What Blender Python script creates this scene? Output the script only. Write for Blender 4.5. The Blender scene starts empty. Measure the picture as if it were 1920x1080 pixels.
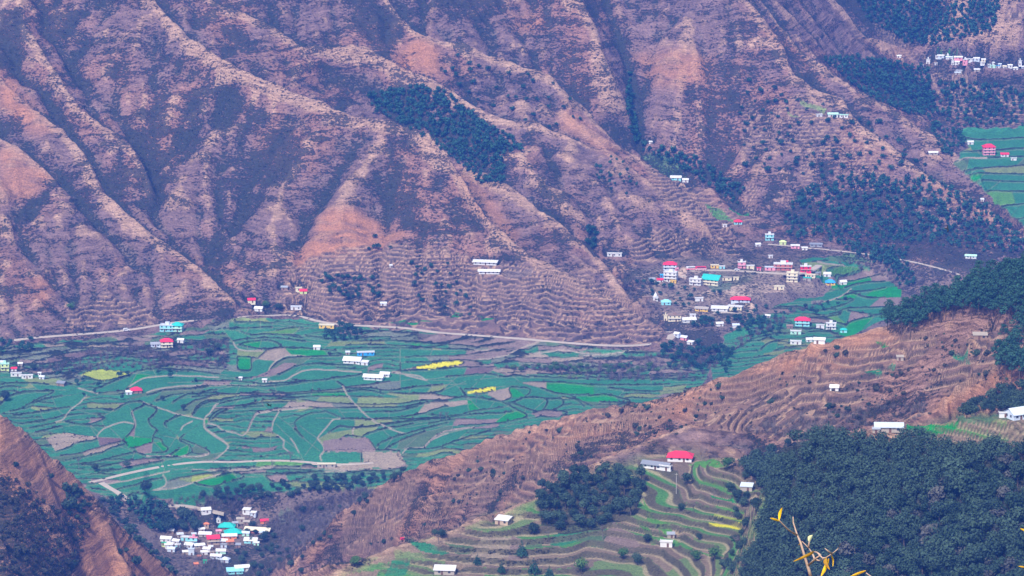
import bpy, bmesh, math, random
import numpy as np
from mathutils import Vector, Matrix
from mathutils.geometry import delaunay_2d_cdt

sc = bpy.context.scene
C = sc.collection
random.seed(7)
rng = np.random.default_rng(7)

# ------------------------------------------------------------------ camera, world, sun
CZ = 800.0
PITCH = math.radians(13.0)
HFOV = math.radians(13.5)
F = 960.0 / math.tan(HFOV / 2)          # focal length in photo pixels
cam = bpy.data.cameras.new('camera')
cam.sensor_width = 36.0
cam.lens = 18.0 / math.tan(HFOV / 2)
cam.clip_start = 1.0
cam.clip_end = 20000.0
co = bpy.data.objects.new('camera', cam)
C.objects.link(co)
co.location = (0, 0, CZ)
co.rotation_euler = (math.pi / 2 - PITCH, 0, 0)
sc.camera = co

SUN_EL, SUN_AZ = math.radians(50), math.radians(-158)     # azimuth clockwise from +Y (view direction)
w = bpy.data.worlds.new("World")
sc.world = w
w.use_nodes = True
nt = w.node_tree
bg = nt.nodes['Background']
sky = nt.nodes.new('ShaderNodeTexSky')
sky.sky_type = 'NISHITA'
sky.sun_disc = False
sky.sun_elevation = SUN_EL
sky.sun_rotation = SUN_AZ
sky.air_density = 1.0
sky.dust_density = 2.0
nt.links.new(sky.outputs[0], bg.inputs[0])
bg.inputs[1].default_value = 0.13
sl = bpy.data.lights.new('sun', 'SUN')
sl.energy = 3.4
sl.angle = math.radians(6)
sl.color = (1.0, 0.93, 0.84)
so = bpy.data.objects.new('sun', sl)
C.objects.link(so)
so.location = (-300, 900, 1500)
sd = Vector((math.sin(SUN_AZ) * math.cos(SUN_EL), math.cos(SUN_AZ) * math.cos(SUN_EL), math.sin(SUN_EL)))
so.rotation_euler = (-sd).to_track_quat('-Z', 'Y').to_euler()
sc.view_settings.view_transform = 'Standard'
sc.view_settings.look = 'None'
sc.view_settings.gamma = 1
sc.view_settings.use_curve_mapping = False
sc.view_settings.exposure = 0.68
cy = sc.cycles
cy.max_bounces = 4
cy.diffuse_bounces = 2
cy.glossy_bounces = 1
cy.transmission_bounces = 1
cy.transparent_max_bounces = 4
cy.volume_bounces = 1
cy.use_denoising = True
cy.caustics_reflective = False
cy.caustics_refractive = False

HAZE_DENSITY = 0.84e-4
HAZE_COLOR = (0.07, 0.25, 1.0)

# ------------------------------------------------------------------ helpers
CP, SP = math.cos(PITCH), math.sin(PITCH)
def ray(px, py):
    """photo pixel -> (u, t): X = u*Y, Z = CZ - t*Y"""
    a = (np.asarray(px, float) - 960) / F
    b = -(np.asarray(py, float) - 540) / F
    dy = CP + b * SP
    dz = -SP + b * CP
    return a / dy, -dz / dy
def proj(X, Y, Z):
    z = Z - CZ
    d = Y * CP - z * SP
    return 960 + F * X / d, 540 - F * (Y * SP + z * CP) / d

def tagp(o, label=None, cat=None, group=None, kind=None):
    if label: o['label'] = label
    if cat: o['category'] = cat
    if group: o['group'] = group
    if kind: o['kind'] = kind
    return o

_perm = np.random.default_rng(11).integers(0, 2**31, 4096)
def _hash(ix, iy, s):
    h = (ix.astype(np.int64) * 374761393 + iy.astype(np.int64) * 668265263 + s * 974634777) & 0xffffffff
    h = ((h ^ (h >> 13)) * 1274126177) & 0xffffffff
    return ((h ^ (h >> 16)) & 0xffff) / 65535.0
def vnoise(x, y, s=0):
    ix = np.floor(x); iy = np.floor(y)
    fx = x - ix; fy = y - iy
    fx = fx * fx * (3 - 2 * fx); fy = fy * fy * (3 - 2 * fy)
    a = _hash(ix, iy, s); b = _hash(ix + 1, iy, s); c = _hash(ix, iy + 1, s); d = _hash(ix + 1, iy + 1, s)
    return (a + (b - a) * fx) * (1 - fy) + (c + (d - c) * fx) * fy
def fbm(x, y, o=4, s=0):
    r = 0; a = 0.5; n = 0
    for k in range(o):
        r = r + a * vnoise(x, y, s + k); n += a
        x, y = 1.97 * x + 0.31 * y + 5.2, 1.97 * y - 0.31 * x + 1.3; a *= 0.5
    return r / n
def ridged(x, y, o=4, s=0):
    r = 0; a = 0.5; n = 0
    for k in range(o):
        r = r + a * (1 - np.abs(2 * vnoise(x, y, s + k) - 1)); n += a
        x, y = 1.97 * x + 0.31 * y + 5.2, 1.97 * y - 0.31 * x + 1.3; a *= 0.5
    return r / n
def smooth(a, b, x):
    t = np.clip((x - a) / (b - a), 0, 1)
    return t * t * (3 - 2 * t)

# region masks drawn at a quarter of the photo's size
MW, MH, MS, MO = 520, 320, 4.0, 80      # covers px -80..2000, py -80..1200
_gx, _gy = np.meshgrid(np.arange(MW) * MS - MO, np.arange(MH) * MS - MO)
def _blur(m, k):
    for _ in range(2):
        for ax in (0, 1):
            p = np.pad(m, [(k, k) if i == ax else (0, 0) for i in (0, 1)], mode='edge')
            c = np.cumsum(p, axis=ax)
            z = np.zeros_like(np.take(c, [0], axis=ax))
            c = np.concatenate([z, c], axis=ax)
            n = m.shape[ax]
            m = (np.take(c, np.arange(2 * k + 1, 2 * k + 1 + n), axis=ax) - np.take(c, np.arange(0, n), axis=ax)) / (2 * k + 1)
    return m
def inpoly(x, y, P):
    r = np.zeros(np.shape(x), bool)
    n = len(P)
    for i in range(n):
        x1, y1 = P[i]; x2, y2 = P[(i + 1) % n]
        if y1 == y2: continue
        c = ((y1 > y) != (y2 > y)) & (x < (x2 - x1) * (y - y1) / (y2 - y1) + x1)
        r ^= c
    return r
def seg_d(x, y, P):
    d = np.full(np.shape(x), 1e9)
    for (x1, y1), (x2, y2) in zip(P[:-1], P[1:]):
        l = (x2 - x1) ** 2 + (y2 - y1) ** 2 + 1e-9
        t = np.clip(((x - x1) * (x2 - x1) + (y - y1) * (y2 - y1)) / l, 0, 1)
        d = np.minimum(d, np.hypot(x - x1 - t * (x2 - x1), y - y1 - t * (y2 - y1)))
    return d
def mask(items, blur=2):
    """items: (value, polygon) or (value, polyline, width)"""
    m = np.zeros((MH, MW))
    for it in items:
        if len(it) == 2: m = np.maximum(m, it[0] * inpoly(_gx, _gy, it[1]))
        else: m = np.maximum(m, it[0] * np.clip(1.5 - seg_d(_gx, _gy, it[1]) / it[2], 0, 1))
    return _blur(m, blur) if blur else m
def samp(m, px, py):
    x = np.clip((px + MO) / MS, 0, MW - 1.001); y = np.clip((py + MO) / MS, 0, MH - 1.001)
    ix = x.astype(int); iy = y.astype(int); fx = x - ix; fy = y - iy
    return (m[iy, ix] * (1 - fx) + m[iy, ix + 1] * fx) * (1 - fy) + (m[iy + 1, ix] * (1 - fx) + m[iy + 1, ix + 1] * fx) * fy
# ------------------------------------------------------------------ terrain: ridge, gully and foot lines in 3D
YF = 3290.0
def prof(Y): return np.where(Y < YF, 12.0, np.where(Y < YF + 98, 12 + 0.35 * (Y - YF), 46.3 + 0.6 * (Y - YF - 98)))
def pray(t):
    lo = np.full(np.shape(t), 2500.0); hi = np.full(np.shape(t), 5000.0)
    for _ in range(40):
        m = (lo + hi) / 2
        below = prof(m) < CZ - t * m
        lo = np.where(below, m, lo); hi = np.where(below, hi, m)
    return (lo + hi) / 2
PU, PY, PZ = [], [], []
def addpts(u, Y, z):
    PU.extend(np.atleast_1d(u)); PY.extend(np.atleast_1d(Y)); PZ.extend(np.atleast_1d(z))
def line(mode, pts, dens=14):
    a = np.array([(p + (0,) * (4 - len(p))) for p in pts], float)
    out = [a[:1]]
    for p, q in zip(a[:-1], a[1:]):
        n = max(1, int(math.hypot(q[0] - p[0], q[1] - p[1]) / dens))
        f = np.arange(1, n + 1)[:, None] / n
        out.append(p + (q - p) * f)
    a = np.vstack(out)
    u, t = ray(a[:, 0], a[:, 1])
    if mode == 'z': Y = (CZ - a[:, 2]) / t
    elif mode == 'r': Y = a[:, 2]
    else: Y = pray(t) + a[:, 2]
    z = CZ - t * Y
    addpts(u, Y, z)
    m = a[:, 3] > 0
    if m.any():
        j = a[m, 3]
        addpts(u[m], Y[m] + j, z[m] - 0.5 * j)
def hid(pts, dens=60):
    a = np.array(pts, float)
    out = [a[:1]]
    for p, q in zip(a[:-1], a[1:]):
        n = max(1, int(abs(q[0] - p[0]) / dens))
        f = np.arange(1, n + 1)[:, None] / n
        out.append(p + (q - p) * f)
    a = np.vstack(out)
    u, _ = ray(a[:, 0], a[:, 0] * 0 + 540)
    addpts(u, a[:, 1], a[:, 2])

# the far mountain and its spurs ('p' = metres behind the mean slope, 4th = depth of the hollow hidden behind the crest)
line('z', [(-120,655,11),(0,642,11),(150,627,11),(330,604,11),(460,594,11),(560,592,11),(640,609,12),(760,613,13),(830,625,12),(960,633,11),(1060,643,11),(1160,650,11),(1262,640,12)])
line('p', [(200,-120,-20),(290,0,-20,8),(350,60,-22,12),(430,125,-24,18),(500,150,-26,22),(560,170,-28,28),(640,205,-30,40),(700,222,-32,50),(760,235,-34,60),(810,260,-36,65),(850,300,-38,65),(890,370,-36,50),(930,430,-32,30),(985,475,-28,15),(1060,510,-24,15),(1107,540,-20,25),(1187,590,-12,30),(1262,630,0,25)])
line('p', [(870,300,15),(960,360,12,30),(1047,420,12,35),(1107,470,12,35),(1140,503,12,35),(1165,540,12,30),(1190,575,12,20)])
line('p', [(330,-120,0),(387,0,2,8),(433,17,4,8),(513,47,8,10),(567,87,16,10),(640,92,30,8),(683,90,36,8),(750,127,42,10),(827,157,50,12),(873,190,55,22),(927,220,58,25),(973,230,60,25),(1007,230,62,25),(1073,260,65,28),(1140,290,70,30),(1190,323,72,32),(1233,353,75,30),(1290,397,78,22),(1340,430,80,15)])
line('p', [(650,-120,45),(720,-20,52,10),(757,33,60,12),(787,60,62,15),(827,73,68,20),(873,87,75,22),(940,110,85,25),(990,128,95,25),(1033,140,100,30),(1060,177,105,35),(1100,207,110,40),(1133,247,115,42),(1173,280,120,45),(1240,327,125,45),(1280,360,128,42),(1330,400,130,35),(1385,450,138,10)])
line('p', [(1030,-100,110),(1090,0,120,6),(1120,50,128,6),(1130,100,134,6),(1150,150,142,5)])
line('p', [(960,-100,140),(1000,0,138),(1040,60,134),(1075,110,138)])
line('p', [(1130,-100,150),(1130,0,155),(1160,80,165),(1180,150,175),(1190,230,190),(1195,280,200)])
line('p', [(1390,-100,150),(1400,0,152,8),(1440,45,155,10),(1470,90,157,12),(1487,140,160,12),(1533,167,162,12),(1580,183,163,12),(1610,235,165,12),(1633,250,166,14),(1697,293,168,16),(1747,327,168,25),(1800,347,163,30),(1860,390,148,25),(1920,450,124,20),(2040,540,95)])
line('p', [(1417,-100,180),(1425,0,180,15),(1462,53,182,20),(1500,100,184,30),(1547,133,186,40),(1597,163,188,50),(1657,193,190,55),(1697,223,192,55),(1757,247,195,55),(1800,290,192,40),(1840,322,190,20)])
line('p', [(1530,-100,290,30),(1553,0,300,35),(1580,20,310,35),(1630,80,345,30),(1690,93,385,20),(1730,100,420,8)])
# gullies and ribs on the face of D
line('p', [(1300,-100,140),(1290,60,148),(1280,160,160),(1270,230,172),(1265,290,186)])
line('p', [(1230,-60,152),(1235,100,162),(1230,200,178)])
line('p', [(1360,60,150),(1340,160,164),(1330,260,178),(1330,330,186)])
line('p', [(1450,120,158),(1400,240,172),(1380,330,180),(1390,400,186)])
line('p', [(1540,200,160),(1480,300,168),(1450,380,172),(1450,430,176)])
line('p', [(1620,270,170),(1600,340,176),(1580,420,184)])
line('p', [(1700,320,168),(1680,390,166),(1680,450,176)])
# left spurs
line('p', [(-120,60,-10),(0,150,-12,10),(53,190,-14,10),(80,213,-15,12),(117,240,-16,15),(147,277,-17,15),(173,310,-18,18),(187,353,-18,20),(230,400,-18,20),(280,440,-16,20),(320,460,-14,18),(377,503,-10,15),(420,545,-6,8),(460,585,0,0)])
line('p', [(60,-120,25),(70,20,22),(87,67,22),(117,97,22),(147,143,22),(167,167,22),(233,233,20),(267,300,20),(290,360,20),(300,390,18)])
line('p', [(20,-60,5),(43,40,4,4),(67,70,3,4),(100,127,3,5),(150,207,2,6),(213,253,2,5),(240,273,2),(265,310,4),(285,350,8)])
line('p', [(-120,10,18),(10,80,18),(60,160,16),(110,215,12),(150,270,8),(185,330,6),(250,395,6),(300,440,4)])
line('p', [(-120,200,-30),(0,257,-28,8),(33,277,-28,8),(107,333,-26,8),(120,380,-24,4),(160,430,-22),(190,480,-18),(240,540,-12)])
line('p', [(-60,440,-18),(0,425,-16),(33,410,-15),(70,385,-15),(100,360,-16)])
line('p', [(-120,380,-34),(0,397,-34,6),(22,420,-33,6),(30,470,-30,4),(95,510,-24),(140,560,-12)])
line('p', [(150,380,-10),(200,440,-10),(270,500,-6),(330,560,-3)])
line('p', [(457,380,10),(433,433,10),(400,477,8),(377,500,6)])
line('p', [(413,117,-14),(400,170,-6),(383,233,2),(350,300,6),(333,377,6),(290,402,14)])
line('p', [(440,180,-2),(400,225,8),(350,262,12),(310,300,16)])
line('p', [(500,207,-18),(450,227,-8),(400,260,-1),(350,292,5),(313,317,12)])
line('p', [(600,215,-24),(570,290,-15),(530,350,-13),(510,420,-13),(520,480,-15)])
line('p', [(540,230,-10),(500,300,-2),(470,350,5),(457,380,9)])
line('p', [(350,60,-12),(320,110,-2),(250,140,8),(180,150,16)])
line('p', [(300,30,-16),(240,60,-4),(180,100,8),(150,130,14)])
line('p', [(260,-40,0),(200,20,8),(130,70,16)])
line('p', [(720,240,-27),(680,330,-19),(640,390,-18),(600,470,-14)])
line('p', [(690,250,-17),(630,340,-7),(600,390,-6),(560,450,-6)])
line('p', [(800,270,-35),(800,340,-25),(830,415,-22),(900,450,-20),(1000,490,-22)])
line('p', [(760,265,-20),(740,340,-10),(720,420,-8)])
line('p', [(850,320,-24),(870,400,-14),(930,455,-20)])
line('p', [(290,420,12),(340,465,10),(385,510,8),(430,560,6)])
line('p', [(620,560,0),(700,520,-4),(800,500,-8),(900,505,-14),(1000,520,-16),(1100,570,-12)])
line('p', [(700,600,2),(820,590,-2),(950,590,-8),(1080,610,-8),(1200,625,-2)])
line('p', [(620,150,45),(700,180,62),(760,215,70),(820,245,72),(900,300,66),(940,340,55)])
line('p', [(980,290,45),(1010,340,40),(1060,390,36)])
line('p', [(930,150,100),(960,190,90),(990,215,80)])
line('p', [(1060,215,92),(1120,270,95),(1200,325,100)])
line('p', [(1060,290,50),(1100,360,52),(1140,420,55),(1170,470,62)])
line('p', [(1010,270,66),(1050,330,56),(1080,400,44)])
line('p', [(1160,330,62),(1210,390,66),(1250,440,80)])
# side valley, town bench, far right valley
line('z', [(1215,300,64),(1260,335,52),(1320,380,40),(1370,410,32),(1410,440,24)])
line('z', [(1420,462,22),(1530,468,22),(1650,482,20),(1800,500,18),(1920,480,20),(2040,560,10)])
line('z', [(1150,478,40),(1180,495,30),(1230,480,30),(1300,470,28),(1385,462,25)])
line('z', [(1170,530,26),(1230,508,25),(1290,504,25),(1400,505,25),(1500,512,22),(1540,500,22),(1620,495,14)])
line('z', [(1340,530,20),(1400,560,19),(1470,545,19)])
line('z', [(1215,560,17),(1260,590,12),(1300,590,12),(1420,590,11),(1560,545,8),(1600,515,6),(1660,520,5)])
line('z', [(1290,650,3),(1300,620,7),(1400,650,2),(1500,620,2),(1640,590,2),(1700,560,2),(1800,530,8),(1920,520,12),(2040,520,12)])
line('z', [(1790,298,47),(1830,345,42),(1920,420,36),(2040,480,30)])
line('z', [(1810,250,52),(1920,245,52),(2040,240,52)])
line('z', [(1740,195,66),(1920,190,66),(2040,190,66)])
line('z', [(1700,130,84),(1800,118,84),(1920,125,84),(2040,125,84)])
line('z', [(1700,50,112),(1800,60,110),(1880,60,112),(2040,60,112)])
line('z', [(1640,-40,160),(1760,-40,150),(1860,0,135),(1920,-10,150),(2040,-10,150)])
line('z', [(1600,-100,190),(1920,-100,200),(2040,-100,200)])
# valley floor
line('z', [(-120,676,7),(0,670,7),(200,660,7),(430,635,8),(560,640,8),(640,655,8),(900,668,7),(1100,672,6),(1250,670,5)])
line('z', [(-120,705,3),(0,702,3),(200,700,3),(430,690,3),(640,690,4),(900,695,3),(1100,695,2),(1310,695,1)])
line('z', [(-120,780,0),(200,760,0),(600,760,0),(1000,765,0),(1240,745,0)])
line('z', [(-120,850,-1),(100,850,-1),(400,850,-1),(800,848,-1),(940,800,-1)])
line('z', [(120,910,-3),(200,930,-3),(300,932,-3),(500,918,-3),(640,905,-3),(760,890,-3)])
line('z', [(200,955,-12),(300,950,-10),(340,948,-10),(420,962,-15),(500,948,-18),(600,932,-16),(700,922,-14),(760,905,-10)])
line('z', [(280,985,-20),(300,1000,-24),(400,1000,-25),(500,975,-22),(600,960,-20),(660,945,-18)])
line('z', [(320,1040,-27),(350,1040,-28),(450,1060,-29),(520,1020,-26)])
line('z', [(330,1140,-35),(400,1120,-32),(480,1120,-30),(520,1150,-30)])
# spur P (brown), its minor ribs
line('r', [(2040,500,2060),(1920,512,2080),(1860,532,2100),(1780,562,2120),(1680,602,2150),(1590,632,2162),(1500,655,2180),(1380,700,2230),(1240,745,2280),(1130,765,2320),(1000,790,2370),(900,830,2430),(800,870,2490),(720,907,2550),(640,955,2620),(590,1000,2660),(540,1040,2700),(500,1090,2700)])
hid([(2040,2420,150),(1680,2420,150),(1500,2420,130),(1240,2480,100),(1000,2550,80),(800,2620,50),(700,2660,20),(620,2730,-10)])
hid([(2040,2750,12),(1680,2750,8),(1240,2760,4),(1000,2780,0),(800,2810,-4),(640,2800,-15)])
hid([(2040,3150,8),(1680,3100,4),(1240,3000,0),(1000,2900,-1)])
PCX = [540,590,640,720,800,900,1000,1130,1240,1380,1500,1590,1680,1780,1860,1920,2040]
PCy = [1040,1000,955,907,870,830,790,765,745,700,655,632,602,562,532,512,500]
PCY = [2700,2660,2620,2550,2490,2430,2370,2320,2280,2230,2180,2162,2150,2120,2100,2080,2060]
def pf(pts, k=.46):
    out = []
    for p in pts:
        x, y = p[0], p[1]; off = p[2] if len(p) > 2 else 0; j = p[3] if len(p) > 3 else 0
        out.append((x, y, float(np.interp(x, PCX, PCY) - k * (y - np.interp(x, PCX, PCy)) + off), j))
    line('r', out)
pf([(897,902,-8,10),(923,877,-9,11),(979,847,-9,11),(1028,824,-9,11),(1110,795,-8,10),(1160,782,-7,9),(1240,757,-4,7),(1330,735,0,4)])
pf([(650,1020,-4),(700,985,-7,6),(760,950,-9,9),(829,918,-9,10),(873,913,-8,9),(897,904,-8,5)])
pf([(640,1085),(740,1048),(840,1010),(920,975),(1000,945),(1093,895),(1200,845),(1280,812)], .44)
pf([(950,912,4),(1020,885,4),(1090,845,5),(1180,810,4)])
pf([(980,800,4),(1060,790,-5,8),(1130,782,-6,8),(1200,768,-3,5)])
pf([(1250,790),(1350,770,-5,5),(1450,740,-6,6),(1520,712,-4,5)], .40)
pf([(1420,700,-2,5),(1520,672,-5,6),(1620,640,-3,5),(1690,628)], .36)
pf([(850,885,5),(930,860,5),(1000,830,5)])
line('r', [(560,1110,2670),(600,1060,2630),(680,1020,2560),(760,985,2484)])
line('r', [(1747,650,2104),(1813,637,2084),(1920,600,2050),(2040,590,2030)])
line('r', [(1560,690,2142),(1640,668,2136),(1747,652,2106)])
line('r', [(1400,730,2206),(1500,700,2168),(1600,672,2146)])
# crest Q
line('r', [(560,1110,1950),(640,1073,1960),(723,1033,1975),(840,997,1990),(893,970,2000),(957,950,2010),(1007,927,2020),(1093,883,2050),(1140,853,2080),(1280,803,2130),(1400,765,2150),(1530,713,2140),(1600,690,2134)])
hid([(450,1900,120),(560,2100,100),(640,2150,110)])
hid([(560,2400,20),(640,2400,50),(840,2240,95),(1000,2180,140),(1093,2160,165),(1200,2180,185)])
hid([(560,2020,190),(640,2030,190),(840,2070,170),(1000,2090,185),(1093,2100,210)])
line('r', [(1400,800,2136),(1500,765,2126),(1600,745,2108),(1700,735,2084),(1760,732,2066)])
line('r', [(1300,835,2100),(1400,840,2106),(1450,850,2098),(1500,815,2098),(1600,792,2084),(1700,782,2064),(1760,775,2050)])
line('r', [(1180,875,2062),(1280,868,2060),(1350,862,2050),(1400,865,2040)])
# spur S
line('r', [(1735,790,2025),(1750,765,2012,16),(1773,722,2004,22),(1850,690,1990,26),(1913,655,1978,30),(2040,612,1960,30)])
line('r', [(1780,790,1985),(1850,765,1955),(1920,745,1930),(2040,735,1905)])
# knoll T and its front
line('r', [(1432,905,1880),(1448,875,1820),(1470,846,1790),(1560,818,1765),(1640,808,1755),(1700,802,1750),(1790,785,1740),(1850,780,1735),(1920,780,1730),(2040,775,1720)])
hid([(1440,1920,262),(1560,1860,275),(1700,1850,280),(1920,1820,285),(2040,1810,285)])
line('r', [(1430,875,2060),(1560,828,2072),(1700,815,2040),(1800,800,1990),(1920,792,1890),(2040,790,1870)])
# basin
line('r', [(640,1140,1945),(723,1085,1958),(840,1080,1954),(1000,1080,1952),(1200,1080,1938),(1300,1080,1922),(1395,1080,1895),(1455,1080,1775),(1500,1080,1735),(1600,1080,1700),(1700,1080,1680),(1920,1080,1660),(2040,1080,1650)], 24)
line('r', [(1400,890,2010),(1340,872,2035)])
line('r', [(1000,980,2000),(1100,980,2002),(1200,975,1998),(1300,950,2005),(1395,955,1985),(1440,970,1850),(1470,975,1785)],24)
line('r', [(900,1030,1975),(1100,1030,1975),(1250,1025,1966),(1390,1025,1945),(1435,1035,1820),(1470,1040,1750)],24)
line('r', [(640,1300,1900),(1000,1300,1880),(1300,1300,1850),(1500,1300,1650),(1700,1300,1600),(2040,1300,1570)], 60)
# near-left hill K
line('r', [(-120,690,2325),(0,768,2350),(60,820,2370),(140,890,2392),(180,930,2402),(240,1000,2422),(330,1080,2450),(380,1130,2465)])
hid([(-120,2480,90),(0,2480,75),(140,2520,40),(240,2540,15),(330,2560,0)])
hid([(-120,2720,0),(0,2740,-2),(140,2770,-5),(240,2760,-20),(330,2740,-30)])
line('r', [(-120,1080,2215),(0,1080,2252),(100,1080,2308),(200,1080,2362),(290,1080,2420)])
line('r', [(-120,830,2290),(0,868,2306,6),(40,895,2316,8),(95,955,2326,6),(130,1000,2334)])
line('r', [(-60,940,2300),(40,960,2306),(90,1010,2316)])
line('r', [(170,960,2384),(160,1010,2362),(150,1080,2340)])
line('r', [(200,965,2402),(215,1010,2385),(240,1060,2372)])
hid([(-120,2120,60),(0,2150,70),(200,2250,20),(330,2320,-20),(450,2450,-60)])
hid([(-120,1800,110),(200,1900,80),(450,2200,-20)])
for xx in range(-120, 2041, 120):
    hid([(xx, 1300, 120), (xx, 1000, 150), (xx, 700, 330), (xx, 400, 560), (xx, 150, 715), (xx, 40, 768), (xx, 3, 795)])
    if xx < 1500: hid([(xx, 4300, 420), (xx, 6500, 520)])
    else: hid([(xx, 4700, 330), (xx, 6500, 420)])
hid([(-120,1500,120),(560,1600,120)]); hid([(700,1700,110),(1300,1550,110),(2040,1480,110)])

PU = np.array(PU); PY = np.array(PY); PZ = np.array(PZ)
US = 3200.0                                   # metric of the triangulation
key = np.round(np.stack([PU * US, PY], 1) * 2).astype(int)
_, keep = np.unique(key, axis=0, return_index=True)
PU, PY, PZ = PU[keep], PY[keep], PZ[keep]
res = delaunay_2d_cdt([Vector((a * US, b)) for a, b in zip(PU, PY)], [], [], 0, 0.05)
Vt = np.array([tuple(v) for v in res[0]]); orig = [o[0] for o in res[3]]
Tz = PZ[orig]; TU = PU[orig]; TY = PY[orig]

# grid
STEP = 1.75
pxg = np.arange(-62, 1984, STEP)
ucore = (pxg - 960) / F * 1.0 / (CP + 0.24 * SP)
ug = np.concatenate([np.linspace(-1.2, ucore[0], 22)[:-1], ucore, np.linspace(ucore[-1], 1.2, 22)[1:]])
def span(a, b, d): return np.arange(a, b, d)
yg = np.concatenate([np.linspace(3, 1560, 45)[:-1], span(1560, 2080, 1.0), span(2080, 2760, 1.0), span(2760, 3290, 1.7), span(3290, 3930, 1.05), span(3930, 4260, 1.8), np.linspace(4260, 6500, 40)])
NU, NY = len(ug), len(yg)
Z = np.full((NY, NU), np.nan, np.float64)
for tri in res[2]:
    u3 = TU[list(tri)]; y3 = TY[list(tri)]; z3 = Tz[list(tri)]
    i0 = np.searchsorted(ug, u3.min()); i1 = np.searchsorted(ug, u3.max(), 'right')
    j0 = np.searchsorted(yg, y3.min()); j1 = np.searchsorted(yg, y3.max(), 'right')
    if i1 <= i0 or j1 <= j0: continue
    uu = ug[None, i0:i1]; yy = yg[j0:j1, None]
    d = (y3[1] - y3[2]) * (u3[0] - u3[2]) + (u3[2] - u3[1]) * (y3[0] - y3[2])
    if abs(d) < 1e-12: continue
    a = ((y3[1] - y3[2]) * (uu - u3[2]) + (u3[2] - u3[1]) * (yy - y3[2])) / d
    b = ((y3[2] - y3[0]) * (uu - u3[2]) + (u3[0] - u3[2]) * (yy - y3[2])) / d
    c = 1 - a - b
    ok = (a >= -1e-6) & (b >= -1e-6) & (c >= -1e-6)
    zz = a * z3[0] + b * z3[1] + c * z3[2]
    blk = Z[j0:j1, i0:i1]
    blk[ok] = zz[ok]
# wings: carry the edge profile outwards
good = ~np.isnan(Z)
ic0, ic1 = 22, NU - 23
for j in range(NY):
    g = np.where(good[j, ic0:ic1])[0]
    if len(g) == 0: continue
    Z[j] = np.interp(ug, ug[ic0:ic1][g], Z[j, ic0:ic1][g])
bad = np.isnan(Z[:, 100])
if bad.any():
    gi = np.where(~bad)[0]
    for j in np.where(bad)[0]: Z[j] = Z[gi[np.argmin(abs(gi - j))]]
def blurg(m, ku, kj):
    for _ in range(2):
        for ax, k in ((0, kj), (1, ku)):
            p = np.pad(m, [(k, k) if i == ax else (0, 0) for i in (0, 1)], mode='edge')
            c = np.cumsum(p, axis=ax)
            c = np.concatenate([np.zeros_like(np.take(c, [0], axis=ax)), c], axis=ax)
            n = m.shape[ax]
            m = (np.take(c, np.arange(2 * k + 1, 2 * k + 1 + n), axis=ax) - np.take(c, np.arange(0, n), axis=ax)) / (2 * k + 1)
    return m
Z = blurg(Z, 2, 1)
Yg = np.repeat(yg[:, None], NU, 1)
Xg = ug[None, :] * Yg
PX, PYX = proj(Xg, Yg, Z)
# ------------------------------------------------------------------ regions traced on the photo, used in world space
FIELD_L = [(-70,655),(0,648),(150,637),(330,622),(400,606),(470,600),(560,598),(640,614),(760,620),(830,632),(960,640),(1060,650),(1240,660),(1330,690),(1310,730),(1240,760),(1130,790),(1000,815),(900,860),(800,900),(720,918),(600,915),(520,922),(420,930),(300,936),(200,932),(130,900),(60,840),(-70,790)]
FIELD_R = [(1365,625),(1420,600),(1450,575),(1500,560),(1545,555),(1600,500),(1660,512),(1690,545),(1680,590),(1640,605),(1560,655),(1500,670),(1420,720),(1340,715),(1330,690)]
FIELD_R2 = [(1500,485),(1560,480),(1630,500),(1640,520),(1560,535),(1520,525)]
FIELD_FAR = [(1795,246),(1860,240),(1920,235),(1990,240),(1990,440),(1925,425),(1880,385),(1840,350),(1815,325),(1788,306),(1800,285),(1820,275),(1800,262)]
NOTGREEN = mask([(1, [(-80,640),(330,618),(430,600),(430,690),(300,700),(270,672),(180,680),(150,720),(60,700),(-80,712)]),
                 (1, [(830,625),(1240,655),(1340,690),(1250,712),(950,704),(900,688),(880,660),(780,652)]),
                 (1, [(600,606),(760,618),(830,640),(700,640),(640,628)])], 1)
m_field = mask([(1, FIELD_L), (1, FIELD_R), (1, FIELD_R2), (1, FIELD_FAR)], 2)
m_floor = mask([(1, [(-80,655),(150,640),(330,618),(560,598),(830,632),(1240,655),(1262,640),(1215,560),(1180,500),(1300,470),(1420,450),(1530,462),(1680,490),(1990,500),(1990,600),(1680,620),(1240,770),(1000,830),(720,930),(560,1040),(500,1100),(330,1100),(240,1000),(130,900),(-80,780)]), (1, FIELD_FAR)], 3)
S_DRY = [(560,480),(640,462),(720,455),(800,470),(900,478),(1000,500),(1060,505),(1150,545),(1262,640),(1060,645),(830,625),(640,606),(560,588),(500,560)]
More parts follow.
